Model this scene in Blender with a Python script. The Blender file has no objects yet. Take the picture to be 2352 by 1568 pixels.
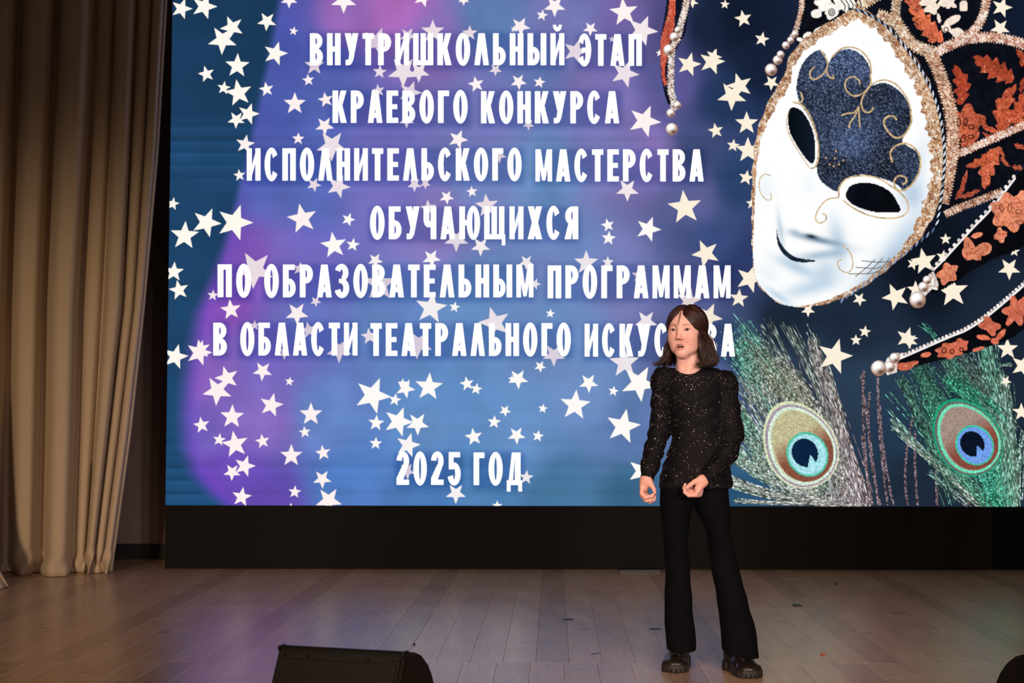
import bpy, bmesh, math, random
import numpy as np
from mathutils import Vector, Matrix

random.seed(7)
RNG = np.random.default_rng(7)
SC = bpy.context.scene
COL = SC.collection

# ------------------------------------------------------------------ camera
IMG_W, IMG_H = 2352.0, 1568.0
LENS = 50.0
FPX = LENS / 36.0 * IMG_W
CAM_Z = 1.02
PITCH = math.radians(2.91)
ROLL = math.radians(0.10)
cam_data = bpy.data.cameras.new('camera')
cam_data.lens = LENS
cam_data.sensor_width = 36.0
cam_data.clip_start = 0.05
cam_data.clip_end = 100
cam_data.dof.use_dof = True
cam_data.dof.focus_distance = 5.6
cam_data.dof.aperture_fstop = 5.0
cam = bpy.data.objects.new('camera', cam_data)
COL.objects.link(cam)
FWD = Vector((0, math.cos(PITCH), math.sin(PITCH)))
UP0 = Vector((0, -math.sin(PITCH), math.cos(PITCH)))
RT0 = Vector((1, 0, 0))
RT = RT0 * math.cos(ROLL) + UP0 * math.sin(ROLL)
UP = UP0 * math.cos(ROLL) - RT0 * math.sin(ROLL)
cm = Matrix.Identity(4)
for i in range(3):
    cm[i][0] = RT[i]; cm[i][1] = UP[i]; cm[i][2] = -FWD[i]
cm[2][3] = CAM_Z
cam.matrix_world = cm
SC.camera = cam

# ------------------------------------------------------------------ world, exposure
world = bpy.data.worlds.new('dim_hall')
world.use_nodes = True
world.node_tree.nodes['Background'].inputs[0].default_value = (0.030, 0.024, 0.020, 1)
world.node_tree.nodes['Background'].inputs[1].default_value = 0.85
SC.world = world
vs = SC.view_settings
vs.view_transform = 'Standard'
vs.look = 'None'
vs.exposure = 0.0
vs.gamma = 1.0
vs.use_curve_mapping = False

# ------------------------------------------------------------------ stage lights out in the hall
def spot(name, loc, target, power, color, size, blend=1.0, radius=0.25):
    d = bpy.data.lights.new(name, 'SPOT')
    d.energy = power
    d.color = color
    d.spot_size = math.radians(size)
    d.spot_blend = blend
    d.shadow_soft_size = radius
    o = bpy.data.objects.new(name, d)
    COL.objects.link(o)
    o.location = loc
    o.rotation_euler = (Vector(target) - Vector(loc)).to_track_quat('-Z', 'Y').to_euler()
    return o

for dx in (-1.3, 0.0, 1.3):
    spot('front_spotlight', (-3.4 + dx, -4.0, 2.5), (0.75, 5.6, 0.95), 740, (1.0, 0.78, 0.66), 22, 1.0, 0.30)
    spot('front_spotlight', (3.6 + dx, -4.5, 2.7), (0.70, 5.6, 0.90), 900, (1.0, 0.81, 0.78), 22, 1.0, 0.30)
spot('warm_wash_light', (-3.9, -4.0, 3.0), (-2.6, 9.2, 0.25), 2100, (1.0, 0.71, 0.46), 24, 1.0, 0.40)
spot('warm_wash_light', (0.0, -1.5, 5.5), (0.0, 4.7, 0.0), 900, (1.0, 0.60, 0.30), 46, 1.0, 0.5)

# ------------------------------------------------------------------ helpers
def lin(c):
    c = np.asarray(c, dtype=np.float64)
    return np.where(c <= 0.04045, c / 12.92, ((np.maximum(c, 0) + 0.055) / 1.055) ** 2.4)

def hx(h):
    h = h.lstrip('#')
    return np.array([int(h[i:i + 2], 16) / 255.0 for i in (0, 2, 4)])

def hl(h):
    return tuple(lin(hx(h))) + (1.0,)

def at(x, y, Y):
    """photo pixel(s) -> world point(s) on the vertical plane at depth Y"""
    x = np.asarray(x, dtype=np.float64); y = np.asarray(y, dtype=np.float64)
    a = (x - IMG_W / 2) / FPX; b = (IMG_H / 2 - y) / FPX
    d = [FWD[i] + a * RT[i] + b * UP[i] for i in range(3)]
    t = Y / d[1]
    return np.stack([d[0] * t, d[1] * t, CAM_Z + d[2] * t], axis=-1)

def on_floor(x, y, z=0.0):
    a = (x - IMG_W / 2) / FPX; b = (IMG_H / 2 - y) / FPX
    d = FWD + RT * a + UP * b
    t = (z - CAM_Z) / d.z
    return np.array([d.x * t, d.y * t, z])

WL = {}
def wloc(o):
    return WL.get(o, np.zeros(3)) if o is not None else np.zeros(3)

def np_mesh(name, V, F):
    V = np.asarray(V, dtype=np.float32); F = np.asarray(F, dtype=np.int32)
    me = bpy.data.meshes.new(name)
    n = len(V); m, k = F.shape
    me.vertices.add(n)
    me.vertices.foreach_set('co', V.ravel())
    me.loops.add(m * k)
    me.loops.foreach_set('vertex_index', F.ravel())
    me.polygons.add(m)
    me.polygons.foreach_set('loop_start', np.arange(0, m * k, k, dtype=np.int32))
    me.update(calc_edges=True)
    me.validate()
    return me

def py_mesh(name, V, F):
    me = bpy.data.meshes.new(name)
    me.from_pydata([tuple(v) for v in V], [], [tuple(f) for f in F])
    me.update()
    return me

def add_obj(name, me, mat=None, parent=None, loc=None, smooth=False):
    """mesh given in world coordinates; origin moves to loc (default: the parent's origin)"""
    o = bpy.data.objects.new(name, me)
    COL.objects.link(o)
    pl = wloc(parent)
    L = np.array(loc, dtype=float) if loc is not None else pl
    if me is not None:
        if np.abs(L).max() > 0:
            n = len(me.vertices)
            co = np.empty(n * 3, dtype=np.float32)
            me.vertices.foreach_get('co', co)
            co = (co.reshape(-1, 3) - L.astype(np.float32)).ravel()
            me.vertices.foreach_set('co', co)
            me.update()
        if mat is not None:
            me.materials.append(mat)
        if smooth:
            me.polygons.foreach_set('use_smooth', np.ones(len(me.polygons), dtype=bool))
    if parent is not None:
        o.parent = parent
    o.location = L - pl
    WL[o] = L
    return o

def empty(name, loc, label, cat, group=None):
    o = bpy.data.objects.new(name, None)
    COL.objects.link(o)
    o.location = loc
    o.empty_display_size = 0.1
    WL[o] = np.array(loc, dtype=float)
    tag(o, label, cat, group)
    return o

def tag(o, label=None, cat=None, group=None, kind=None):
    if label: o['label'] = label
    if cat: o['category'] = cat
    if group: o['group'] = group
    if kind: o['kind'] = kind
    return o

def set_cols(me, C, name='Col'):
    C = np.asarray(C, dtype=np.float32)
    if C.shape[1] == 3:
        C = np.concatenate([C, np.ones((len(C), 1), np.float32)], axis=1)
    a = me.color_attributes.new(name, 'FLOAT_COLOR', 'POINT')
    a.data.foreach_set('color', C.ravel())

def box_vf(x0, y0, z0, x1, y1, z1, off=0):
    V = [(x0, y0, z0), (x1, y0, z0), (x1, y1, z0), (x0, y1, z0), (x0, y0, z1), (x1, y0, z1), (x1, y1, z1), (x0, y1, z1)]
    F = [(0, 3, 2, 1), (4, 5, 6, 7), (0, 1, 5, 4), (1, 2, 6, 5), (2, 3, 7, 6), (3, 0, 4, 7)]
    return V, [tuple(i + off for i in f) for f in F]

def box_mesh(name, a, b, bevel=0.0):
    V, F = box_vf(*a, *b)
    me = py_mesh(name, V, F)
    if bevel:
        bm = bmesh.new(); bm.from_mesh(me)
        bmesh.ops.bevel(bm, geom=list(bm.edges), offset=bevel, segments=2, affect='EDGES', profile=0.6)
        bm.to_mesh(me); bm.free()
    return me

def tube_vf(pts, rad, sides=6, off=0, cap=True):
    """swept tube along a polyline"""
    pts = [Vector(p) for p in pts]
    n = len(pts)
    if not hasattr(rad, '__len__'): rad = [rad] * n
    V, F = [], []
    prev = None
    for i in range(n):
        t = (pts[min(i + 1, n - 1)] - pts[max(i - 1, 0)])
        if t.length < 1e-9: t = Vector((0, 0, 1))
        t.normalize()
        if prev is None:
            ref = Vector((0, 0, 1)) if abs(t.z) < 0.9 else Vector((1, 0, 0))
            u = t.cross(ref).normalized()
        else:
            u = (prev - t * prev.dot(t))
            u = u.normalized() if u.length > 1e-6 else t.orthogonal().normalized()
        prev = u
        w = t.cross(u)
        for k in range(sides):
            a = 2 * math.pi * k / sides
            V.append(tuple(pts[i] + (u * math.cos(a) + w * math.sin(a)) * rad[i]))
    for i in range(n - 1):
        for k in range(sides):
            a = off + i * sides + k; b = off + i * sides + (k + 1) % sides
            F.append((a, b, b + sides, a + sides))
    if cap:
        F.append(tuple(off + k for k in reversed(range(sides))))
        F.append(tuple(off + (n - 1) * sides + k for k in range(sides)))
    return V, F

def smooth_line(pts, n=60, closed=False):
    """Catmull-Rom through control points, resampled evenly"""
    P = np.asarray(pts, dtype=float)
    if closed:
        Q = np.concatenate([P[-1:], P, P[:2]], 0)
    else:
        Q = np.concatenate([2 * P[:1] - P[1:2], P, 2 * P[-1:] - P[-2:-1]], 0)
    out = []
    m = len(Q) - 3
    for i in range(m):
        p0, p1, p2, p3 = Q[i:i + 4]
        t = np.linspace(0, 1, 16, endpoint=False)[:, None]
        out.append(0.5 * ((2 * p1) + (p2 - p0) * t + (2 * p0 - 5 * p1 + 4 * p2 - p3) * t ** 2 + (-p0 + 3 * p1 - 3 * p2 + p3) * t ** 3))
    if not closed: out.append(P[-1:])
    R = np.concatenate(out, 0)
    if closed: R = np.concatenate([R, R[:1]], 0)
    s = np.concatenate([[0], np.cumsum(np.linalg.norm(np.diff(R, axis=0), axis=1))])
    u = np.linspace(0, s[-1], n + (1 if closed else 0))
    res = np.stack([np.interp(u, s, R[:, k]) for k in range(R.shape[1])], axis=1)
    return res[:-1] if closed else res

# ------------------------------------------------------------------ materials
def new_mat(name):
    m = bpy.data.materials.new(name)
    m.use_nodes = True
    return m, m.node_tree, m.node_tree.nodes['Principled BSDF']

def pbr(name, color, rough=0.6, metal=0.0, spec=0.5, noise=None, bump=None, sheen=0.0):
    """plain principled material with optional noise in colour and relief"""
    m, nt, b = new_mat(name)
    b.inputs['Base Color'].default_value = color
    b.inputs['Roughness'].default_value = rough
    b.inputs['Metallic'].default_value = metal
    b.inputs['Specular IOR Level'].default_value = spec
    if sheen:
        b.inputs['Sheen Weight'].default_value = sheen
    tc = nt.nodes.new('ShaderNodeTexCoord')
    if noise:
        scale, amount = noise
        n = nt.nodes.new('ShaderNodeTexNoise'); n.inputs['Scale'].default_value = scale
        n.inputs['Detail'].default_value = 4
        nt.links.new(tc.outputs['Object'], n.inputs['Vector'])
        mx = nt.nodes.new('ShaderNodeMix'); mx.data_type = 'RGBA'
        c = np.array(color[:3])
        mx.inputs['A'].default_value = tuple(c * (1 - amount)) + (1,)
        mx.inputs['B'].default_value = tuple(np.minimum(c * (1 + amount), 1)) + (1,)
        nt.links.new(n.outputs['Fac'], mx.inputs['Factor'])
        nt.links.new(mx.outputs['Result'], b.inputs['Base Color'])
    if bump:
        scale, strength = bump
        n = nt.nodes.new('ShaderNodeTexNoise'); n.inputs['Scale'].default_value = scale
        n.inputs['Detail'].default_value = 3
        nt.links.new(tc.outputs['Object'], n.inputs['Vector'])
        bp = nt.nodes.new('ShaderNodeBump'); bp.inputs['Strength'].default_value = strength
        bp.inputs['Distance'].default_value = 0.004
        nt.links.new(n.outputs['Fac'], bp.inputs['Height'])
        nt.links.new(bp.outputs['Normal'], b.inputs['Normal'])
    return m

def vcol_emit(name, strength=1.0):
    """lit picture on the LED wall: colour from the mesh"""
    m = bpy.data.materials.new(name); m.use_nodes = True
    nt = m.node_tree; nt.nodes.clear()
    out = nt.nodes.new('ShaderNodeOutputMaterial')
    e = nt.nodes.new('ShaderNodeEmission'); e.inputs['Strength'].default_value = strength
    a = nt.nodes.new('ShaderNodeVertexColor'); a.layer_name = 'Col'
    nt.links.new(a.outputs['Color'], e.inputs['Color'])
    nt.links.new(e.outputs[0], out.inputs['Surface'])
    return m

def flat_emit(name, color=None, strength=1.0):
    m = bpy.data.materials.new(name); m.use_nodes = True
    nt = m.node_tree; nt.nodes.clear()
    out = nt.nodes.new('ShaderNodeOutputMaterial')
    e = nt.nodes.new('ShaderNodeEmission'); e.inputs['Strength'].default_value = strength
    if color is None:
        i = nt.nodes.new('ShaderNodeObjectInfo')
        nt.links.new(i.outputs['Color'], e.inputs['Color'])
    else:
        e.inputs['Color'].default_value = color
    nt.links.new(e.outputs[0], out.inputs['Surface'])
    return m

# ------------------------------------------------------------------ implicit surfaces (bodies, clothes, shoes)
class Field:
    """distance field on a regular grid, filled by blended primitives and meshed with surface nets"""
    def __init__(s, lo, hi, h):
        s.lo = np.array(lo, dtype=np.float32); s.h = h
        n = np.ceil((np.array(hi) - np.array(lo)) / h).astype(int) + 1
        s.ax = [s.lo[i] + h * np.arange(n[i], dtype=np.float32) for i in range(3)]
        s.D = np.full(n, 0.06, dtype=np.float32)
    def _sl(s, lo, hi, pad):
        r = []
        for i in range(3):
            a = int(np.floor((lo[i] - pad - s.lo[i]) / s.h)); b = int(np.ceil((hi[i] + pad - s.lo[i]) / s.h)) + 1
            r.append(slice(max(a, 0), max(min(b, len(s.ax[i])), 0)))
        return tuple(r)
    def _g(s, sl):
        return (s.ax[0][sl[0]][:, None, None], s.ax[1][sl[1]][None, :, None], s.ax[2][sl[2]][None, None, :])
    def op(s, lo, hi, fn, k=0.0, mode='add', pad=0.02):
        sl = s._sl(lo, hi, k + pad)
        if any(q.stop <= q.start for q in sl): return
        d = fn(*s._g(sl)).astype(np.float32)
        cur = s.D[sl]
        if mode == 'add':
            if k > 0:
                h = np.maximum(k - np.abs(cur - d), 0) / k
                s.D[sl] = np.minimum(cur, d) - h * h * k * 0.25
            else:
                s.D[sl] = np.minimum(cur, d)
        else:
            d = -d
            if k > 0:
                h = np.maximum(k - np.abs(cur - d), 0) / k
                s.D[sl] = np.maximum(cur, d) + h * h * k * 0.25
            else:
                s.D[sl] = np.maximum(cur, d)
    def ell(s, c, r, k=0.0, mode='add', rot=None):
        c = np.array(c, dtype=np.float32); r = np.array(r, dtype=np.float32)
        R = np.eye(3, dtype=np.float32) if rot is None else np.array(rot, dtype=np.float32)
        m = r.max()
        def fn(X, Y, Z):
            x, y, z = X - c[0], Y - c[1], Z - c[2]
            u = R[0][0] * x + R[0][1] * y + R[0][2] * z
            v = R[1][0] * x + R[1][1] * y + R[1][2] * z
            w = R[2][0] * x + R[2][1] * y + R[2][2] * z
            k0 = np.sqrt((u / r[0]) ** 2 + (v / r[1]) ** 2 + (w / r[2]) ** 2)
            k1 = np.sqrt((u / r[0] ** 2) ** 2 + (v / r[1] ** 2) ** 2 + (w / r[2] ** 2) ** 2)
            return k0 * (k0 - 1.0) / np.maximum(k1, 1e-6)
        b = r if rot is None else np.array([m, m, m])
        s.op(c - b, c + b, fn, k, mode)
    def cone(s, a, b, ra, rb, k=0.0, mode='add', flat=None):
        a = np.array(a, dtype=np.float32); b = np.array(b, dtype=np.float32)
        ba = b - a; L2 = max(float(ba @ ba), 1e-9)
        def fn(X, Y, Z):
            x, y, z = X - a[0], Y - a[1], Z - a[2]
            t = np.clip((x * ba[0] + y * ba[1] + z * ba[2]) / L2, 0, 1)
            return np.sqrt((x - t * ba[0]) ** 2 + (y - t * ba[1]) ** 2 + (z - t * ba[2]) ** 2) - (ra + (rb - ra) * t)
        m = max(ra, rb)
        s.op(np.minimum(a, b) - m, np.maximum(a, b) + m, fn, k, mode)
    def chain(s, pts, rad, k=0.0, kfirst=None):
        for i in range(len(pts) - 1):
            s.cone(pts[i], pts[i + 1], rad[i], rad[i + 1], kfirst if (i == 0 and kfirst is not None) else k)
    def loft(s, zs, cx, cy, a, b, k=0.0, power=2.0, mode='add'):
        """stack of ellipses, control values listed at rising heights zs"""
        o = np.argsort(zs)
        zs, cx, cy, a, b = [np.array(q, dtype=np.float32)[o] for q in (zs, cx, cy, a, b)]
        def fn(X, Y, Z):
            def it(v):
                zz = Z[0, 0]
                i = np.clip(np.searchsorted(zs, zz) - 1, 0, len(zs) - 2)
                t = np.clip((zz - zs[i]) / (zs[i + 1] - zs[i]), 0, 1)
                m = np.gradient(v, zs)
                dz = zs[i + 1] - zs[i]
                t2, t3 = t * t, t * t * t
                r = (2 * t3 - 3 * t2 + 1) * v[i] + (t3 - 2 * t2 + t) * dz * m[i] + (-2 * t3 + 3 * t2) * v[i + 1] + (t3 - t2) * dz * m[i + 1]
                return r[None, None, :].astype(np.float32)
            A, B = it(a), it(b)
            q = (np.abs((X - it(cx)) / A) ** power + np.abs((Y - it(cy)) / B) ** power) ** (1.0 / power)
            d = (q - 1) * np.minimum(A, B)
            return np.maximum(d, np.maximum(zs[0] - Z, Z - zs[-1]))
        lo = ((cx - a).min(), (cy - b).min(), zs[0]); hi = ((cx + a).max(), (cy + b).max(), zs[-1])
        s.op(lo, hi, fn, k, mode)
    def noise(s, amp, fn):
        s.D += (amp * fn(*s._g(tuple(slice(0, len(a)) for a in s.ax)))).astype(np.float32)
    def blur(s, times=1):
        for _ in range(times):
            for ax in range(3):
                D = s.D
                s.D = 0.5 * D + 0.25 * (np.roll(D, 1, ax) + np.roll(D, -1, ax))
    def mesh(s):
        D = s.D.copy()
        D[0], D[-1], D[:, 0], D[:, -1], D[:, :, 0], D[:, :, -1] = [0.05] * 6
        S = D < 0
        c = [S[i:S.shape[0] - 1 + i, j:S.shape[1] - 1 + j, k:S.shape[2] - 1 + k] for i in (0, 1) for j in (0, 1) for k in (0, 1)]
        tot = sum(q.astype(np.int8) for q in c)
        idx = np.argwhere((tot > 0) & (tot < 8))
        acc = np.zeros((len(idx), 3), np.float32); cnt = np.zeros(len(idx), np.float32)
        offs = [np.array((i, j, k)) for i in (0, 1) for j in (0, 1) for k in (0, 1)]
        for p in offs:
            for ax in range(3):
                if p[ax]: continue
                q = p.copy(); q[ax] = 1
                va = D[tuple((idx + p).T)]; vb = D[tuple((idx + q).T)]
                m = (va < 0) != (vb < 0)
                t = np.where(m, va / np.where(m, va - vb, 1), 0)
                acc[m] += p + t[m][:, None] * (q - p)
                cnt[m] += 1
        V = s.lo + s.h * (idx + acc / cnt[:, None])
        G = np.full(np.array(D.shape) - 1, -1, np.int32)
        G[tuple(idx.T)] = np.arange(len(idx))
        Fs = []
        for ax in range(3):
            u, v = [(1, 2), (2, 0), (0, 1)][ax]
            A = np.take(S, range(0, S.shape[ax] - 1), ax); B = np.take(S, range(1, S.shape[ax]), ax)
            e = np.argwhere(A != B)
            e = e[(e[:, u] > 0) & (e[:, v] > 0) & (e[:, u] < S.shape[u] - 1) & (e[:, v] < S.shape[v] - 1)]
            sg = A[tuple(e.T)]
            du = np.zeros(3, int); du[u] = 1
            dv = np.zeros(3, int); dv[v] = 1
            q = np.stack([G[tuple((e - du - dv).T)], G[tuple((e - dv).T)], G[tuple(e.T)], G[tuple((e - du).T)]], 1)
            q[~sg] = q[~sg][:, ::-1]
            Fs.append(q)
        F = np.concatenate(Fs)
        F = F[(F >= 0).all(1)]
        return V, F

def join_vf(parts):
    Vs, Fs, n = [], [], 0
    for V, F in parts:
        Vs.append(np.asarray(V, np.float32)); Fs.append(np.asarray(F) + n); n += len(V)
    return np.concatenate(Vs), np.concatenate(Fs)

# ------------------------------------------------------------------ the setting: stage floor, back wall
SCR_Y = 9.41          # plane of the LED wall
WALL_Y = 10.05

def wood_mat(i, base):
    m, nt, b = new_mat('stage_board_%d' % i)
    tc = nt.nodes.new('ShaderNodeTexCoord')
    mp = nt.nodes.new('ShaderNodeMapping'); mp.inputs['Scale'].default_value = (26, 1.6, 8)
    mp.inputs['Location'].default_value = (i * 3.7, i * 1.3, 0)
    gr = nt.nodes.new('ShaderNodeTexNoise'); gr.inputs['Scale'].default_value = 2.2; gr.inputs['Detail'].default_value = 7
    gr.inputs['Roughness'].default_value = 0.62; gr.inputs['Distortion'].default_value = 0.5
    r1 = nt.nodes.new('ShaderNodeValToRGB')
    c = np.array(base)
    r1.color_ramp.elements[0].position = 0.30; r1.color_ramp.elements[0].color = tuple(c * 0.80) + (1,)
    r1.color_ramp.elements[1].position = 0.72; r1.color_ramp.elements[1].color = tuple(np.minimum(c * 1.12, 1)) + (1,)
    L = nt.links
    L.new(tc.outputs['Object'], mp.inputs['Vector']); L.new(mp.outputs['Vector'], gr.inputs['Vector']); L.new(gr.outputs['Fac'], r1.inputs['Fac'])
    # scuffs and knots
    kn = nt.nodes.new('ShaderNodeTexNoise'); kn.inputs['Scale'].default_value = 7.0; kn.inputs['Detail'].default_value = 2
    km = nt.nodes.new('ShaderNodeMapping'); km.inputs['Scale'].default_value = (1.0, 1.5, 1); km.inputs['Location'].default_value = (i * 1.9, 0, 0)
    geo = nt.nodes.new('ShaderNodeNewGeometry')
    L.new(geo.outputs['Position'], km.inputs['Vector']); L.new(km.outputs['Vector'], kn.inputs['Vector'])
    r2 = nt.nodes.new('ShaderNodeValToRGB')
    r2.color_ramp.elements[0].position = 0.66; r2.color_ramp.elements[0].color = (0, 0, 0, 1)
    r2.color_ramp.elements[1].position = 0.76; r2.color_ramp.elements[1].color = (1, 1, 1, 1)
    L.new(kn.outputs['Fac'], r2.inputs['Fac'])
    mx = nt.nodes.new('ShaderNodeMix'); mx.data_type = 'RGBA'
    L.new(r2.outputs['Color'], mx.inputs['Factor']); L.new(r1.outputs['Color'], mx.inputs['A'])
    mx.inputs['B'].default_value = tuple(c * 0.45) + (1,)
    L.new(mx.outputs['Result'], b.inputs['Base Color'])
    # worn varnish: gloss varies
    wn = nt.nodes.new('ShaderNodeTexNoise'); wn.inputs['Scale'].default_value = 3.0; wn.inputs['Detail'].default_value = 5
    L.new(geo.outputs['Position'], wn.inputs['Vector'])
    mr = nt.nodes.new('ShaderNodeMapRange'); mr.inputs['To Min'].default_value = 0.20; mr.inputs['To Max'].default_value = 0.34
    L.new(wn.outputs['Fac'], mr.inputs['Value']); L.new(mr.outputs['Result'], b.inputs['Roughness'])
    bp = nt.nodes.new('ShaderNodeBump'); bp.inputs['Strength'].default_value = 0.12; bp.inputs['Distance'].default_value = 0.003
    L.new(gr.outputs['Fac'], bp.inputs['Height']); L.new(bp.outputs['Normal'], b.inputs['Normal'])
    b.inputs['Specular IOR Level'].default_value = 0.90
    return m

WOOD = [wood_mat(i, c) for i, c in enumerate([(0.52, 0.355, 0.25), (0.45, 0.30, 0.21), (0.58, 0.405, 0.29), (0.49, 0.33, 0.23), (0.42, 0.28, 0.195)])]
M_DARK = pbr('dark_subfloor', (0.010, 0.007, 0.005, 1), 0.9)
floor = add_obj('floor', box_mesh('floor', (-5.2, 3.45, -0.30), (5.2, WALL_Y + 0.3, -0.016)), M_DARK, loc=(0, 3.45, 0))
tag(floor, 'pale wooden board floor of the stage', None, kind='structure')

PW = 0.1372
PSLOPE = 97.0 / FPX            # boards run slightly to the right, away from the camera
JOINT_Y = 5.90
pl_cache = {}
def plank(x_at_joint, y0, y1, k):
    """one floor board; x runs along its own skew; top face at z=0"""
    key = (round(y0, 3), round(y1, 3), k % 3)
    if key not in pl_cache:
        g = 0.00035; b = 0.0007
        L = y1 - y0
        dz = -0.0002 * (k % 3)
        def xs(y): return PSLOPE * y
        w = PW / 2 - g
        V = []
        for yy, ins in ((g, 0), (L - g, 0)):
            s = xs(yy)
            V += [(s - w, yy, -0.018), (s - w, yy, -b + dz), (s - w + b, yy, dz), (s + w - b, yy, dz), (s + w, yy, -b + dz), (s + w, yy, -0.018)]
        F = [(i, i + 1, i + 7, i + 6) for i in range(5)] + [(5, 4, 3, 2, 1, 0), (6, 7, 8, 9, 10, 11), (0, 6, 11, 5)]
        pl_cache[key] = py_mesh('plank', V, F)
    me = pl_cache[key]
    o = bpy.data.objects.new('plank', me)
    COL.objects.link(o)
    o.parent = floor
    if not me.materials: me.materials.append(WOOD[0])
    o.material_slots[0].link = 'OBJECT'
    o.material_slots[0].material = WOOD[(k * 7 + (k * k) % 5) % 5]
    X = x_at_joint + PSLOPE * (y0 - JOINT_Y)
    o.location = (X, y0 - 3.45, 0)
    return o

x_seam = 0.2375
for k in range(-33, 32):
    plank(x_seam + (k + 0.5) * PW, JOINT_Y, WALL_Y + 0.1, k + 40)
for k in range(-26, 26):
    plank(x_seam - 0.022 + (k + 0.5) * PW, 3.45, JOINT_Y, k + 71)

M_WALL = pbr('dark_brown_wall', (0.24, 0.165, 0.135, 1), 0.75, noise=(3, 0.12), bump=(160, 0.10))
wall_back = add_obj('wall_back', box_mesh('wall_back', (-5.2, WALL_Y, 0.0), (5.2, WALL_Y + 0.15, 5.2)), M_WALL, loc=(0, WALL_Y, 0))
tag(wall_back, 'dark brown back wall between curtain and screen', kind='structure')
M_BASE = pbr('black_baseboard', (0.006, 0.005, 0.005, 1), 0.7)
bb = add_obj('baseboard_back', box_mesh('baseboard_back', (-5.2, WALL_Y - 0.03, 0.0), (5.2, WALL_Y - 0.0005, 0.105), 0.004), M_BASE, loc=(0, WALL_Y, 0))
tag(bb, 'black baseboard under the dark back wall', kind='structure')
sf = add_obj('trim_1', box_mesh('trim_1', (-5.2, 3.41, -0.90), (5.2, 3.449, -0.002), 0.003), pbr('stage_fascia', (0.10, 0.06, 0.04, 1), 0.6, noise=(5, 0.2)), loc=(0, 3.43, -0.9))
tag(sf, 'wooden front edge of the stage', kind='structure')

# ------------------------------------------------------------------ the LED wall and what it shows
def scr(P, layer=0):
    P = np.asarray(P, dtype=float)
    return at(P[:, 0], P[:, 1], SCR_Y - 0.0009 * layer)

EDGE_L = float(at(380, 1160, SCR_Y)[0])
EDGE_B = float(at(1300, 1161.5, SCR_Y)[2])
EDGE_R, EDGE_T = 3.95, 4.25
M_BLACK = pbr('black_screen_frame', (0.008, 0.008, 0.008, 1), 0.6)
screen = empty('led_screen', (0.8, SCR_Y, EDGE_B), 'large glowing LED wall showing a blue starry theatre contest slide', 'screen')
add_obj('housing', box_mesh('housing', (EDGE_L, SCR_Y + 0.002, EDGE_B), (EDGE_R, SCR_Y + 0.12, EDGE_T)), M_BLACK, screen)
M_PIC = vcol_emit('screen_picture')

# ---- lettering shapes, cap height 1
ST = 0.170
def R_(x0, y0, x1, y1): return [(x0, y0), (x1, y0), (x1, y1), (x0, y1)]
def arc(cx, cy, rx, ry, ix, iy, a0, a1, n=20):
    t = np.radians(np.linspace(a0, a1, n + 1))
    out = []
    for i in range(n):
        out.append([(cx + ix * math.cos(t[i]), cy + iy * math.sin(t[i])), (cx + rx * math.cos(t[i]), cy + ry * math.sin(t[i])),
                    (cx + rx * math.cos(t[i + 1]), cy + ry * math.sin(t[i + 1])), (cx + ix * math.cos(t[i + 1]), cy + iy * math.sin(t[i + 1]))])
    return out
def lam(w): return [[(0, 0), (.165, 0), (w / 2 + .045, .86), (w / 2 + .045, 1), (w / 2 - .10, 1)], [(w, 0), (w - .165, 0), (w / 2 - .045, .86), (w / 2 - .045, 1), (w / 2 + .10, 1)]]
def soft(x0, y0, x1, y1, b=0.10):
    return [[(x0, y0 + b), (x0 + b * .5, y0), (x1 - b * .5, y0), (x1, y0 + b), (x1, y1 - b), (x1 - b * .5, y1), (x0 + b * .5, y1), (x0, y1 - b)]]
bowl = lambda cy, ry, w, n=18: arc(.185, cy, w - .185, ry, .05, ry * .46, -90, 90, n) + [R_(.10, cy - ry, .19, cy - ry * .46), R_(.10, cy + ry * .46, .19, cy + ry)]
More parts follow.
